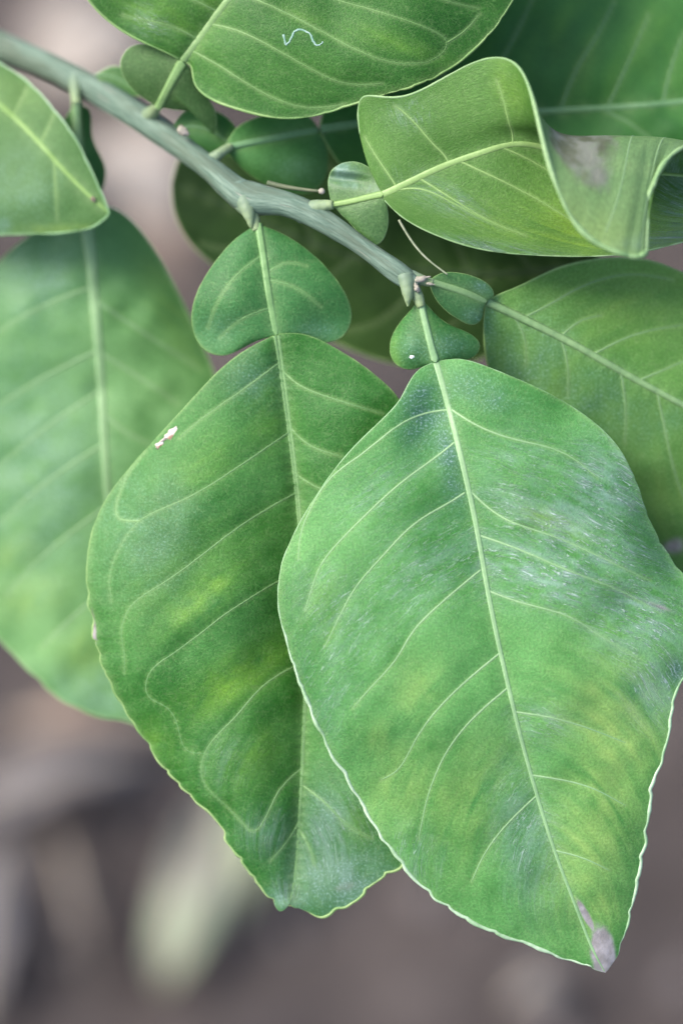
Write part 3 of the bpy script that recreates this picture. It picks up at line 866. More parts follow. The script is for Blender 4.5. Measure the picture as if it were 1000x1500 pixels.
gAw = blade_grid(W_mid, [(614, 434), (606, 448), (586, 472), (571, 505), (577, 530), (598, 541), (622, 536), (638, 531)],
                 [(614, 434), (628, 450), (655, 474), (686, 488), (702, 506), (694, 522), (668, 528), (638, 531)], 90, 70,
                 fold=(-0.1, -0.05), curl=(-0.45, -0.35), zn=2, seed=4, bumps=[(600, 510, 22, 26, 0, 10)])
build_leaf(None, gAw, [M_WING_A, M_UNDER], VM_A, M_MARGIN_Y, (638, 530, -24), dust_sheen=[(605, 512, 26, 20, 0, 0.5), (655, 505, 26, 16, 0, 0.4)], yellow=[(577, 508, 10, 40, 0, 0.6)],
           name='petiole_wing', parent=leafA, mid_name='petiole', mid_w=(12, 13), mid_h=5, groove=0.2, margin_r=1.0)
blob('speck', 603, 523, -18, 3.4, 2.6, 0, M_WHITE, leafA, rz=1.5, amp=0.4)

# --- B: the middle leaf
M_B = leaf_material('leaf_middle', (0.024, 0.135, 0.015), (0.068, 0.225, 0.048), dust_sheen_tint=(0.19, 0.31, 0.25), scratch=True, yellow=(0.16, 0.34, 0.035), rough=0.45)
VM_B = vm('veins_middle', (0.075, 0.21, 0.055), (0.22, 0.37, 0.14))
B_mid = [(405, 490, -60), (413, 545, -66), (422, 612, -72), (432, 690, -78), (439, 760, -80), (446, 850, -82), (449, 950, -82), (446, 1050, -82), (441, 1150, -80), (436, 1235, -76), (430, 1295, -72), (424, 1324, -66)]
B_left = [(405, 490), (372, 506), (330, 535), (282, 584), (240, 630), (186, 690), (150, 742), (130, 802), (128, 870), (140, 942), (156, 992), (182, 1042), (216, 1092), (256, 1146), (308, 1196), (342, 1248), (376, 1292), (400, 1322), (411, 1334), (418, 1331), (424, 1324)]
B_right = [(405, 490), (438, 489), (480, 504), (530, 535), (578, 577), (618, 650), (640, 760), (648, 900), (644, 1040), (630, 1150), (606, 1235), (583, 1272), (552, 1292), (530, 1312), (500, 1331), (466, 1342), (448, 1334), (434, 1331), (424, 1324)]
gB = blade_grid(B_mid, B_left, B_right, 330, 190, keel=(26, 80), fold=(0.34, 0.22), curl=(-0.46, -0.28), wave=(8, 2.3, 0.2), teeth=(7.0, 48, 0.35), zn=5, seed=8,
                bumps=[(215, 800, 70, 120, 10, 12), (520, 1260, 70, 60, 0, -10), (300, 900, 90, 30, -35, 7), (330, 1010, 90, 30, -35, -6)])
B_veins = [
    [(410, 530), (350, 575), (300, 610), (262, 642)],
    [(422, 634), (340, 690), (262, 735), (205, 763), (180, 795), (161, 845), (164, 885)],
    [(205, 763), (172, 757), (176, 722), (190, 690), (212, 662)],
    [(434, 722), (360, 765), (300, 810), (230, 860), (193, 887), (178, 925), (183, 965), (182, 990)],
    [(445, 830), (405, 853), (330, 900), (250, 960), (218, 988), (217, 1020), (243, 1035), (262, 1070), (274, 1100), (300, 1103)],
    [(448, 968), (385, 1005), (345, 1050), (300, 1103), (298, 1145), (325, 1175), (334, 1183)],
    [(443, 1125), (405, 1165), (370, 1218), (350, 1200), (332, 1182)],
    [(438, 1205), (415, 1240), (395, 1262)],
    [(412, 540), (432, 560), (470, 578), (560, 606)],
    [(420, 620), (450, 650), (500, 668)], [(428, 690), (460, 712), (500, 724)],
    [(445, 1152), (480, 1180), (510, 1210), (545, 1228)],
    [(438, 1215), (452, 1240), (460, 1268)],
]
def B_margin(x, y, t, s, r):
    k = np.clip((y - 700) / 500, 0, 1)
    return (1.1 + 1.1 * k) * np.clip((1.0 - t) / 0.05, 0.4, 1), 0.45 + 0.45 * k
leafB = build_leaf('middle leaf partly behind the front leaf with a white scar near its left edge', gB, [M_B, M_UNDER], VM_B, M_MARGIN_Y, (405, 490, -62),
    yellow=[(300, 870, 70, 26, -40, 0.9), (340, 1000, 75, 30, -35, 0.75), (400, 960, 60, 25, -30, 0.5), (300, 680, 60, 30, -35, 0.35), (290, 830, 120, 40, -35, 0.3), (360, 1110, 60, 40, -40, 0.4), (390, 620, 30, 60, 10, 0.3), (520, 1210, 30, 30, 0, 0.3), (230, 1090, 40, 30, 40, 0.4)],
    wax_sheen=[(490, 1230, 50, 60, 10, 0.5), (330, 1120, 30, 40, 0, 0.2), (420, 1310, 20, 20, 0, 0.8), (390, 1220, 40, 30, 0, 0.4)],
    brown=[(138, 925, 5, 40, -5, 0.7), (246, 642, 24, 13, -32, 0.15), (505, 1300, 40, 18, -20, 0.35)], dust_sheen=[(405, 1318, 20, 16, 0, 0.7), (500, 1290, 70, 50, 0, 0.8), (480, 1200, 30, 60, 0, 0.4), (370, 560, 40, 40, 0, 0.3), (220, 780, 70, 90, 0, 0.3)],  # silvery light on the lower right fold painted into the colour
    veins=B_veins, vein_w=2.8, vein_h=0.4, vein_str=(0.8, 0.15), mid_w=(14, 3.0), mid_h=2.0, margin_fn=B_margin, groove=1.1, sink_mid=6)
for k, (x, y, rx, ry) in enumerate([(252, 636, 13, 6.5), (237, 650, 9, 5)]):
    zz = sample(gB, gB['z'], *px_to_ts(gB, [(x - 1, y), (x + 1, y)]))[12]
    blob('scar', x, y, zz - 0.6, rx, ry, -33, M_SCAR, leafB, rz=2.2, seed=11 + k, amp=0.6)
M_WING_B = leaf_material('wing_middle', (0.030, 0.140, 0.030), (0.060, 0.205, 0.055), yellow=(0.14, 0.32, 0.05))
gBw = blade_grid([(378, 328, -78), (385, 370, -66), (393, 425, -60), (405, 491, -62)],
                 [(378, 328), (350, 346), (312, 388), (285, 440), (283, 482), (302, 513), (330, 520), (368, 503), (405, 491)],
                 [(378, 328), (420, 346), (470, 384), (504, 428), (514, 468), (496, 496), (456, 500), (428, 493), (405, 491)], 130, 110,
                 fold=(0.32, 0.22), curl=(-0.42, -0.34), zn=4, seed=14, bumps=[(310, 490, 50, 34, 0, -14), (480, 480, 50, 34, 0, -16), (340, 440, 40, 40, 0, 6)])
build_leaf(None, gBw, [M_WING_B, M_UNDER], VM_B, M_MARGIN_Y, (405, 490, -62), veins=[[(386, 372), (350, 400), (320, 440), (305, 480)], [(392, 410), (430, 420), (470, 450)], [(398, 450), (350, 470), (322, 495)], [(390, 400), (420, 385), (450, 390)]],
           vein_w=2.5, vein_h=0.4, vein_str=(0.4, 0.1), name='petiole_wing', parent=leafB, mid_name='petiole', mid_w=(15, 14), mid_h=5, groove=0.2, margin_r=1.0, dust_sheen=[(320, 480, 30, 26, 0, 0.25), (470, 485, 40, 16, 0, 0.3)])

# --- C: the far left leaf, behind the middle one
M_C = leaf_material('leaf_far_left', (0.090, 0.250, 0.058), (0.138, 0.320, 0.090), detail=False, dust_sheen_tint=(0.18, 0.33, 0.24), yellow=(0.20, 0.36, 0.06), rough=0.5, spec=0.55)
VM_C = vm('veins_left', (0.125, 0.27, 0.10), (0.25, 0.39, 0.18))
gC = blade_grid([(122, 305, -265), (130, 350, -272), (140, 450, -285), (149, 560, -295), (156, 690, -302), (166, 800, -306), (180, 920, -308), (198, 1010, -308), (214, 1066, -308)],
                [(122, 305), (90, 318), (20, 365), (-50, 450), (-95, 570), (-105, 700), (-80, 820), (-30, 905), (30, 968), (90, 1024), (150, 1050), (190, 1058), (214, 1066)],
                [(122, 305), (160, 303), (210, 343), (252, 412), (290, 490), (318, 560), (345, 680), (350, 800), (330, 920), (290, 1010), (250, 1055), (230, 1066), (214, 1066)],
                170, 120, fold=(0.02, 0.10), curl=(-0.16, -0.26), wave=(10, 1.5, 0), teeth=(3, 60, 0.4), zn=8, seed=21)
leafC = build_leaf('broad soft-focus leaf at the far left behind the middle leaf', gC, [M_C, M_UNDER], VM_C, M_MARGIN_G, (122, 305, -265),
    yellow=[(30, 880, 60, 30, -20, 0.6), (120, 960, 40, 40, 0, 0.55), (20, 810, 40, 25, -30, 0.5), (250, 450, 25, 90, -25, 0.35)], dust_sheen=[(60, 400, 70, 80, 0, 0.5), (60, 680, 90, 170, 0, 0.45), (140, 1020, 70, 40, 20, 0.5)],  # bluish sheen of the left half painted into the colour
    veins=[[(140, 515), (70, 550), (0, 592)], [(148, 572), (70, 625), (0, 682)], [(153, 650), (70, 705), (0, 766)], [(160, 740), (80, 800), (10, 870)], [(135, 420), (60, 450), (-10, 490)],
           [(140, 440), (215, 490), (292, 540)], [(145, 515), (200, 550), (260, 590)], [(152, 605), (180, 630), (220, 650)], [(170, 850), (90, 920), (60, 950)]],
    vein_w=6, vein_h=1.0, mid_w=(24, 10), mid_h=2.5, margin_r=2.2, groove=0.0, vein_str=(0.6, 0.25))
gCw = blade_grid([(112, 150, -232), (114, 200, -244), (118, 260, -255), (122, 306, -265)],
                 [(112, 150), (92, 180), (74, 230), (78, 275), (100, 300), (122, 306)],
                 [(112, 150), (130, 160), (136, 200), (154, 242), (152, 275), (138, 298), (122, 306)], 60, 50, fold=(0, -0.3), curl=(-0.3, -0.5), zn=2, seed=5)
build_leaf(None, gCw, [M_WING_B, M_UNDER], VM_C, M_MARGIN_Y, (122, 305, -225), name='petiole_wing', parent=leafC, mid_name='petiole', mid_w=(16, 20), mid_h=5, groove=0.2, margin_r=1.0)

# --- D: leaf tip entering from the left edge
M_D = leaf_material('leaf_left_tip', (0.066, 0.165, 0.036), (0.105, 0.220, 0.066), detail=False, yellow=(0.20, 0.32, 0.06), rough=0.48)
VM_D = vm('veins_left_tip', (0.12, 0.24, 0.06), (0.25, 0.40, 0.09))
gD = blade_grid([(-215, 10, -335), (-140, 50, -285), (-60, 105, -240), (0, 152, -215), (35, 184, -203), (65, 216, -193), (100, 255, -183), (130, 285, -177), (161, 313, -173)],
                [(-215, 10), (-160, -5), (-100, 28), (-40, 66), (0, 92), (40, 118), (76, 156), (106, 196), (131, 242), (149, 282), (161, 313)],
                [(-215, 10), (-250, 70), (-250, 160), (-200, 250), (-130, 310), (-60, 338), (0, 344), (45, 343), (102, 340), (143, 329), (161, 313)],
                150, 110, fold=(0.20, 0.05), curl=(-0.24, -0.16), wave=(5, 1.5, 1), teeth=(1.5, 50, 0.4), zn=4, seed=31, bumps=[(60, 290, 70, 40, 0, 10)])
def D_margin(x, y, t, s, r):
    return np.where(s < 0, 1.9, 1.8), np.where(s < 0, 0.75 - 0.5 * np.clip((x - 60) / 90, 0, 1), 0.2)
leafD = build_leaf('pointed leaf tip at the left edge crossing in front of the branch', gD, [M_D, M_UNDER], VM_D, M_MARGIN_A, (-215, 10, -335),
    yellow=[(90, 335, 80, 8, 0, 0.5), (20, 130, 60, 40, 30, 0.2)], dust_sheen=[(30, 280, 50, 60, 0, 0.35), (5, 330, 20, 14, 0, 0.7), (5, 270, 14, 40, 0, 0.4)],
    veins=[[(60, 210), (70, 190), (82, 160)], [(20, 170), (30, 150), (40, 130)], [(80, 235), (82, 280), (84, 320)]], vein_w=3, vein_h=0.5, mid_w=(16, 6), mid_h=1.5, margin_fn=D_margin, groove=0, vein_str=(0.35, 0.1), mid_str=0.7)
blob('speck', 137, 292, -170, 4.5, 3, 60, M_TAN, leafD)
petiole(leafD, [(-240, -30, -455), (-226, -5, -385), (-212, 14, -333)], 9, 8, VM_D, gD['base'])

# --- E: the leaf across the top
M_E = leaf_material('leaf_top', (0.026, 0.118, 0.014), (0.054, 0.175, 0.027), scratch=True, yellow=(0.17, 0.36, 0.04), rough=0.45)
VM_E = vm('veins_top', (0.06, 0.18, 0.03), (0.26, 0.39, 0.15))
gE = blade_grid([(268, 90, -92), (300, 46, -78), (336, -2, -64), (400, -70, -46), (490, -125, -34), (600, -150, -28), (720, -150, -40), (840, -120, -60)],
                [(268, 90), (250, 80), (215, 64), (172, 40), (132, 2), (110, -50), (130, -130), (220, -230), (380, -310), (560, -320), (720, -260), (800, -180), (840, -120)],
                [(268, 90), (279, 96), (284, 118), (305, 142), (350, 160), (402, 172), (452, 171), (502, 158), (570, 137), (640, 112), (690, 76), (730, 34), (752, -2), (790, -60), (840, -120)],
                260, 170, fold=(0.06, 0.16), curl=(-0.15, -0.20), wave=(6, 2, 0), teeth=(2.2, 44, 0.25), zn=5, seed=41, bumps=[(300, 125, 30, 40, -30, -12), (500, 80, 120, 40, 10, 10), (690, 40, 40, 60, 30, -8)])
leafE = build_leaf('leaf across the top of the picture with a white squiggle scratch', gE, [M_E, M_UNDER], VM_E, M_MARGIN_Y, (268, 90, -92),
    yellow=[(230, 20, 60, 30, 30, 0.55), (300, 20, 20, 60, 30, 0.3), (560, 60, 90, 18, 15, 0.3), (440, 20, 60, 14, 20, 0.25)], wax_sheen=[(215, 30, 30, 16, 30, 0.5)],
    veins=[[(283, 76), (310, 90), (350, 115), (400, 143), (455, 158), (505, 152)], [(310, 36), (345, 44), (400, 70), (450, 98), (505, 122), (560, 122)], [(345, -12), (400, 10), (460, 40), (520, 72), (580, 92), (622, 92)],
           [(400, -70), (470, -10), (530, 10), (590, 28), (640, 48), (655, 62), (645, 80), (622, 92)], [(480, -120), (570, -40), (650, 0), (700, 12)],
           [(290, 58), (255, 40), (215, 30), (180, 22)], [(320, 18), (285, 0), (245, -20)], [(370, -40), (330, -80), (270, -110)], [(655, 62), (680, 45), (702, 20)]],
    vein_w=3.0, vein_h=0.5, mid_w=(17, 8), mid_h=2.5, margin_r=2.0, groove=0, vein_str=(0.55, 0.25), sink_mid=3)
sq = np.array([(415, 50), (417, 60), (419, 66), (424, 61), (428, 52), (431, 46), (437, 43), (444, 44), (452, 48), (456, 52), (458, 60), (463, 66), (468, 66), (473, 61)], float)
sq = np.concatenate([np.linspace(sq[i], sq[i + 1], 3, endpoint=False) for i in range(len(sq) - 1)] + [sq[-1:]])
tts = [np.concatenate(c) for c in zip(*[[a_[:1] for a_ in px_to_ts(gE, [p_, p_ + 0.5], 'r')] for p_ in sq])]
ridge(gE, gE['W'], gE['N'], tts[0], tts[1], np.linspace(4.0, 2.6, len(tts[0])) * (1 + 0.3 * vnoise(np.arange(len(tts[0])) / 2.5, np.zeros(len(tts[0])), 2)), 0.8, M_SCRATCH, 'scratch', leafE, gE['base'], 1.0)
M_WING_E = leaf_material('wing_top', (0.050, 0.120, 0.030), (0.075, 0.170, 0.045), rough=0.55, spec=0.3)
gEw = blade_grid([(232, 158, -140), (246, 130, -118), (258, 108, -104), (268, 90, -95)],
                 [(232, 158), (208, 142), (185, 118), (177, 92), (192, 69), (218, 66), (246, 76), (268, 90)],
                 [(232, 158), (262, 162), (292, 172), (314, 196), (317, 172), (304, 142), (286, 108), (268, 90)], 90, 80,
                 fold=(0.05, -0.15), curl=(-0.2, -0.25), zn=2, seed=44)
build_leaf(None, gEw, [M_WING_E, M_UNDER], VM_E, M_MARGIN_G, (268, 90, -92), name='petiole_wing', parent=leafE, mid_name='petiole', mid_w=(15, 17), mid_h=5, groove=0.2, margin_r=1.0)

# --- F: the leaf with the folded flap on the right
M_F = leaf_material('leaf_folded', (0.070, 0.190, 0.028), (0.115, 0.255, 0.052), scratch=True, yellow=(0.22, 0.38, 0.04), rough=0.48, trans=0.25)
M_FU = leaf_material('leaf_folded_underside', (0.125, 0.245, 0.085), (0.18, 0.31, 0.11), yellow=(0.24, 0.36, 0.10), rough=0.5, spec=0.45, trans=0.3, dead_a=(0.10, 0.085, 0.065), dead_b=(0.27, 0.25, 0.23))
VM_FU = vm('veins_underside', (0.15, 0.26, 0.11), (0.26, 0.36, 0.17))
VM_F = vm('veins_folded', (0.12, 0.25, 0.045), (0.28, 0.41, 0.14))
# rows: along the midrib; columns: lower margin ... midrib (col 3) ... upper margin (col 7)
F_ctrl = [
    [(562, 292, -30), (561, 289, -30), (560, 287, -30), (560, 285, -30), (554, 274, -32), (546, 258, -34), (536, 234, -36), (527, 200, -38)],
    [(592, 320, -22), (590, 303, -20), (592, 286, -18), (597, 268, -18), (585, 240, -16), (568, 208, -18), (548, 172, -22), (531, 143, -26)],
    [(640, 345, -14), (636, 318, -10), (640, 288, -8), (648, 244, -8), (636, 214, -4), (622, 184, -2), (606, 156, -4), (592, 141, -6)],
    [(700, 364, -8), (694, 332, -4), (696, 290, -2), (704, 224, -2), (698, 190, 6), (692, 158, 12), (686, 122, 14), (682, 97, 14)],
    [(760, 372, -6), (752, 340, -2), (752, 290, 0), (760, 211, 0), (764, 185, 16), (766, 160, 34), (764, 130, 50), (758, 99, 58)],
    [(825, 375, -6), (818, 345, -4), (815, 295, -4), (818, 222, -14), (820, 202, 0), (816, 196, 40), (806, 206, 82), (795, 212, 104)],
    [(890, 374, -8), (884, 345, -8), (880, 300, -14), (878, 236, -34), (878, 210, -24), (874, 205, 40), (860, 262, 98), (840, 325, 122)],
    [(950, 366, -12), (946, 340, -14), (942, 300, -22), (940, 250, -52), (938, 214, -44), (932, 209, 34), (920, 292, 100), (900, 369, 124)],
    [(1000, 354, -18), (996, 328, -22), (992, 296, -32), (990, 256, -60), (986, 220, -54), (972, 211, 20), (950, 296, 88), (943, 371, 114)],
    [(1040, 345, -24), (1036, 320, -28), (1032, 290, -38), (1030, 260, -70), (1026, 224, -62), (1004, 212, 0), (966, 252, 66), (947, 318, 96)],
    [(1085, 330, -30), (1080, 310, -34), (1076, 288, -44), (1074, 262, -76), (1070, 228, -68), (1040, 212, -20), (990, 226, 40), (958, 266, 76)],
    [(1140, 305, -40), (1136, 292, -44), (1134, 280, -52), (1132, 264, -80), (1126, 234, -72), (1090, 212, -40), (1040, 206, 10), (1000, 217, 46)],
    [(1230, 270, -60), (1230, 269, -62), (1230, 268, -66), (1230, 266, -80), (1229, 262, -78), (1210, 244, -60), (1160, 220, -30), (1090, 205, 0)],
]
gF = patch_grid(F_ctrl, 260, 200, zn=2.0, seed=51)
gF['z'] += 5 * sstep(gF['t'][:, None], 0.42, 0.55) * sstep(np.linspace(-1, 1, 200)[None], 0.0, 0.5) * fbm(gF['t'][:, None] * 22 + 0 * gF['z'], np.linspace(-1, 1, 200)[None] * 1.5 + 0 * gF['z'], 5, 3)
# the midrib is column 3 of 7: shift the cross parameter so that s=0 lies on it
sF = np.linspace(0, 1, 200); gF['s'] = np.where(sF < 3 / 7, (sF - 3 / 7) / (3 / 7), (sF - 3 / 7) / (4 / 7))
Tg, Sg = np.meshgrid(gF['t'], gF['s'], indexing='ij')
gF['uv'] = np.stack([5.6 + Tg * 6.4, 2.6 - Sg * 2.0], -1)
def F_margin(x, y, t, s, r):
    up = s > 0
    return np.where(up, 1.7 + 2.2 * np.clip((t - 0.2) / 0.3, 0, 1), 1.3), np.where(up, 0.75, 0.9)
leafF = build_leaf('leaf at upper right folded over itself with a brown patch on the pale flap', gF, [M_F, M_FU], VM_F, M_MARGIN_G, (560, 285, -30),
    yellow=[(850, 340, 80, 40, 20, 0.7), (980, 330, 50, 40, 0, 0.6), (750, 330, 90, 30, 15, 0.35), (745, 130, 20, 40, -20, 0.3)],
    wax_sheen=[(990, 290, 26, 60, 0, 0.7), (650, 290, 60, 20, 25, 0.45), (980, 348, 60, 10, -10, 1.0), (700, 360, 120, 9, 8, 0.7), (600, 165, 30, 20, 0, 0.35)],
    veins=[dict(side='l', p=[(672, 236), (720, 258), (780, 288), (845, 328)]), dict(side='l', p=[(735, 216), (775, 234), (812, 256)]), dict(side='l', p=[(615, 262), (660, 290), (720, 325), (770, 345)]),
           (np.linspace(0.18, 0.14, 30), np.linspace(0, 0.82, 30)), (np.linspace(0.32, 0.29, 30), np.linspace(0, 0.75, 30)), (np.linspace(0.05, 0.03, 30), np.linspace(0, 0.8, 30)),
           (np.linspace(0.02, 0.3, 30), np.linspace(0, -0.6, 30))],
    vein_w=3.4, vein_h=0.5, mid_w=(14, 5), mid_h=1.5, margin_fn=F_margin, groove=0, vein_str=(0.75, 0.35), flip_check=True)
for tt0 in (0.575, 0.66):
    tv_ = tt0 + np.linspace(0, -0.02, 30); sv_ = np.linspace(0.25, 0.93, 30)
    ridge(gF, gF['W'] - gF['N'] * 0.00028, -gF['N'], tv_, sv_, np.linspace(4.0, 2.0, 30), np.linspace(0.7, 0.3, 30), VM_FU, 'vein', leafF, gF['base'], np.linspace(0.35, 0.1, 30))
# the brown patch lies where the flap bends over
T_, S_ = np.meshgrid(gF['t'], gF['s'], indexing='ij')
pm = np.exp(-((T_ - 0.465) / 0.075) ** 4 - ((S_ - 0.60) / 0.23) ** 4)
pm = sstep(pm + 0.45 * fbm(T_ * 36, S_ * 11, 5, 4, 0.65), 0.2, 0.85) * (pm > 0.03) * 0.8
at = leafF.data.attributes['mask']; buf = np.zeros(len(leafF.data.vertices) * 3, np.float32); at.data.foreach_get('vector', buf)
buf = buf.reshape(-1, 3); buf[:, 2] = np.maximum(buf[:, 2], pm.ravel()); at.data.foreach_set('vector', buf.ravel())
M_WING_F = leaf_material('wing_folded', (0.060, 0.150, 0.035), (0.095, 0.205, 0.055), rough=0.4, spec=0.5)
gFw = blade_grid([(486, 300, -50), (510, 296, -44), (535, 290, -38), (562, 284, -30)],
                 [(486, 300), (481, 275), (486, 250), (505, 238), (530, 240), (550, 256), (562, 284)],
                 [(486, 300), (502, 316), (526, 342), (550, 359), (563, 346), (568, 315), (562, 284)], 90, 80,
                 fold=(0.1, 0.1), curl=(-0.25, -0.25), zn=3, seed=54, bumps=[(505, 262, 30, 8, 8, -10), (505, 250, 30, 8, 8, 8)])
build_leaf(None, gFw, [M_WING_F, M_UNDER], VM_F, M_MARGIN_G, (560, 285, -30), wax_sheen=[(500, 252, 22, 16, 30, 1.0), (520, 272, 30, 6, 8, 0.7)], dust_sheen=[(500, 250, 14, 10, 20, 0.6)], name='petiole_wing', parent=leafF, mid_name='petiole', mid_w=(11, 12), mid_h=5, groove=0.2, margin_r=1.0)  # pale masks paint the highlight on the crinkled upper lobe

# --- G: the dark leaf at the top right, behind
M_G = leaf_material('leaf_top_right', (0.024, 0.128, 0.018), (0.048, 0.188, 0.032), detail=False, yellow=(0.12, 0.30, 0.04), rough=0.5, spec=0.4)
VM_G = vm('veins_top_right', (0.06, 0.18, 0.05), (0.19, 0.34, 0.16))
gG = blade_grid([(468, 190, -178), (530, 181, -190), (640, 174, -205), (790, 164, -215), (900, 158, -220), (1010, 148, -225), (1160, 120, -235), (1260, 80, -240)],
                [(468, 190), (480, 150), (540, 100), (620, 40), (700, -40), (820, -110), (960, -130), (1090, -80), (1190, 0), (1260, 80)],
                [(468, 190), (490, 230), (540, 280), (640, 330), (780, 345), (920, 330), (1060, 290), (1180, 200), (1260, 80)], 150, 110,
                fold=(0.06, 0.12), curl=(-0.1, -0.2), zn=6, seed=61, wave=(8, 2, 0))
leafG = build_leaf('large dark green blurred leaf in the top right corner behind the folded leaf', gG, [M_G, M_UNDER], VM_G, M_MARGIN_Y, (468, 190, -178),
    yellow=[(860, 80, 14, 60, 20, 0.7), (950, 60, 40, 60, 20, 0.45), (830, 20, 16, 50, 20, 0.45), (780, 60, 12, 50, 20, 0.3), (900, 110, 12, 40, 15, 0.35), (1000, 100, 20, 50, 10, 0.4)],
    veins=[[(700, 170), (730, 100), (770, 20), (790, -30)], [(820, 162), (840, 110), (880, 40), (900, 0)], [(970, 150), (985, 90), (1000, 50)], [(890, 156), (920, 90), (950, 20)],
           [(760, 168), (800, 190), (860, 240)], [(880, 160), (920, 180), (980, 230)], [(600, 178), (640, 120), (690, 50)]],
    vein_w=4.5, vein_h=0.8, mid_w=(15, 9), mid_h=2.0, groove=0, vein_str=(0.35, 0.15), mid_str=0.75, margin_r=1.5)
gGw = blade_grid([(330, 216, -140), (380, 206, -150), (425, 197, -165), (468, 190, -178)],
                 [(330, 216), (345, 190), (378, 172), (420, 164), (450, 170), (468, 190)],
                 [(330, 216), (348, 240), (385, 268), (425, 284), (462, 278), (480, 245), (478, 215), (468, 190)], 80, 70, fold=(0.15, 0.25), curl=(-0.2, -0.5), zn=3, seed=64)
M_WING_G = leaf_material('wing_top_right', (0.050, 0.180, 0.036), (0.090, 0.250, 0.066), detail=False)
build_leaf(None, gGw, [M_WING_G, M_UNDER], VM_G, M_MARGIN_Y, (468, 190, -178), name='petiole_wing', parent=leafG, mid_name='petiole', mid_w=(13, 15), mid_h=5, groove=0.2, margin_r=1.0, dust_sheen=[(440, 250, 34, 20, 0, 0.4)])

# --- I: the dark leaf behind the branch
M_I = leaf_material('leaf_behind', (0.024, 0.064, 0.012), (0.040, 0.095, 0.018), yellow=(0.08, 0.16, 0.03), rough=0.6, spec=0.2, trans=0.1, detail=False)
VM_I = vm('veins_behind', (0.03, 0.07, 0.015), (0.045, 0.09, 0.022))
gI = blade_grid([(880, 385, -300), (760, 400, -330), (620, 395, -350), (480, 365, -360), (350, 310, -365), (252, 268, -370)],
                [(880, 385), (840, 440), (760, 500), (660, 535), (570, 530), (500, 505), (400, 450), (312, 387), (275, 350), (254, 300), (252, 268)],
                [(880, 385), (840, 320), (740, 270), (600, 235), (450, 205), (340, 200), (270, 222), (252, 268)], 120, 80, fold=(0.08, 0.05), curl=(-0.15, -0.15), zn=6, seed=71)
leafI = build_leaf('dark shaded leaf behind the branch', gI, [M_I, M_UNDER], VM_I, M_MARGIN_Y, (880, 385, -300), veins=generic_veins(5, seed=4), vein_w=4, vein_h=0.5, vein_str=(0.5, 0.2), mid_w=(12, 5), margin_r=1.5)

# --- K: the leaf at the right edge
M_K = leaf_material('leaf_right', (0.085, 0.230, 0.040), (0.140, 0.310, 0.064), dust_sheen_tint=(0.06, 0.19, 0.14), yellow=(0.17, 0.31, 0.06), rough=0.47)
VM_K = vm('veins_right', (0.10, 0.23, 0.07), (0.24, 0.37, 0.16))
gK = blade_grid([(712, 442, -62), (780, 474, -72), (850, 510, -84), (920, 550, -96), (1000, 593, -108), (1090, 640, -120), (1180, 690, -130), (1260, 745, -140)],
                [(712, 442), (735, 430), (762, 419), (812, 395), (862, 382), (912, 378), (962, 385), (1005, 403), (1080, 450), (1160, 540), (1220, 640), (1260, 745)],
                [(712, 442), (709, 470), (712, 520), (728, 580), (770, 670), (830, 750), (910, 820), (1000, 870), (1100, 885), (1190, 850), (1260, 745)], 200, 140,
                fold=(-0.10, -0.32), curl=(-0.10, 0.02), wave=(8, 2, 1), teeth=(1.5, 50, 0.3), zn=5, seed=81, bumps=[(880, 400, 90, 24, 0, -10), (760, 560, 30, 90, -20, -14)])
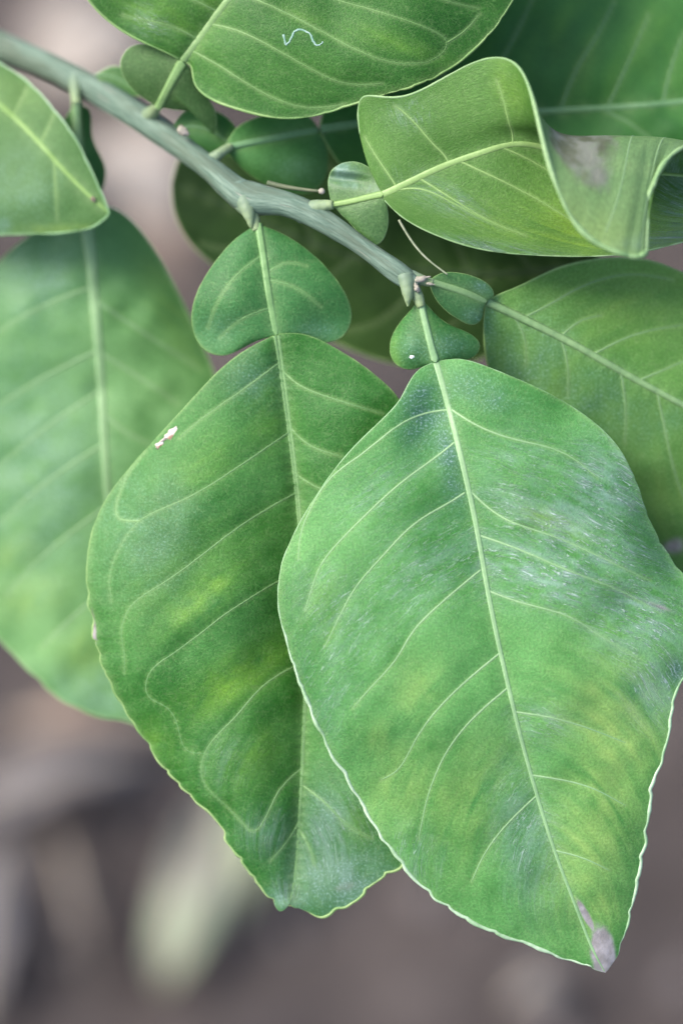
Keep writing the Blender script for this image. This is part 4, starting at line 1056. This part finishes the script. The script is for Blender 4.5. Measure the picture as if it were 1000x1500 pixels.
leafK = build_leaf('leaf at the right edge behind the front leaf with bluish lower half', gK, [M_K, M_UNDER], VM_K, M_MARGIN_Y, (712, 442, -62),
    yellow=[(930, 450, 110, 50, -20, 0.5), (970, 730, 60, 60, 0, 0.6), (1000, 420, 60, 40, 0, 0.35), (820, 420, 50, 20, -20, 0.3)], dust_sheen=[(770, 540, 60, 80, 30, 0.6), (870, 590, 100, 50, 30, 0.5), (720, 490, 14, 60, 0, 0.6), (980, 620, 30, 30, 0, 0.3)], brown=[(985, 800, 26, 20, 0, 0.6)],  # shade and bluish sheen of the lower half painted into the colour
    veins=[[(765, 466), (810, 442), (870, 412), (930, 402), (985, 410)], [(870, 518), (930, 490), (1000, 476)], [(938, 556), (970, 542), (1010, 525)], [(820, 494), (850, 470), (880, 462)],
           [(752, 464), (766, 490), (770, 535)], [(822, 500), (830, 530), (831, 580)], [(908, 545), (915, 590), (914, 650)], [(962, 575), (975, 640), (990, 700), (1010, 750)], [(1040, 615), (1050, 680), (1070, 740)]],
    vein_w=3.8, vein_h=0.5, mid_w=(14, 8), mid_h=2.4, groove=0, margin_r=1.8, vein_str=(0.75, 0.3), sink_mid=3)
M_WING_K = leaf_material('wing_right', (0.035, 0.130, 0.035), (0.065, 0.185, 0.060), yellow=(0.14, 0.3, 0.05))
gKw = blade_grid([(628, 412, -30), (655, 420, -38), (685, 430, -48), (712, 442, -60)],
                 [(628, 412), (642, 402), (672, 400), (702, 409), (720, 424), (722, 433), (712, 442)],
                 [(628, 412), (634, 430), (650, 452), (672, 468), (694, 475), (705, 466), (708, 452), (712, 442)], 80, 70, fold=(0.2, 0.2), curl=(-0.35, -0.4), zn=2, seed=84)
build_leaf(None, gKw, [M_WING_K, M_UNDER], VM_K, M_MARGIN_Y, (712, 442, -62), name='petiole_wing', parent=leafK, mid_name='petiole', mid_w=(12, 14), mid_h=5, groove=0.2, margin_r=1.0, dust_sheen=[(695, 462, 16, 12, 0, 0.4), (705, 420, 16, 8, 20, 0.5)])
# shadowed bracts at the nodes
for lbl, m_, l_, r_ in (
    ('small dark bract behind the branch below the top leaf', [(250, 195, -175), (280, 185, -170), (330, 205, -170), (350, 225, -175)], [(250, 195), (270, 165), (320, 165), (348, 195), (350, 225)], [(250, 195), (275, 215), (310, 230), (350, 225)]),
    ('small dark bract behind the branch left of the top leaf stalk', [(140, 110, -235), (165, 112, -232), (190, 125, -230), (215, 140, -228)], [(140, 110), (165, 98), (195, 108), (215, 140)], [(140, 110), (165, 130), (190, 140), (215, 140)]),
):
    gg = blade_grid(m_, l_, r_, 40, 30, fold=(0.1, 0.1), curl=(-0.2, -0.2), zn=2, seed=91)
    build_leaf(lbl, gg, [M_G, M_UNDER], VM_G, M_MARGIN_Y, m_[0], name='bract', mid_w=(5, 2), margin_r=1.2)
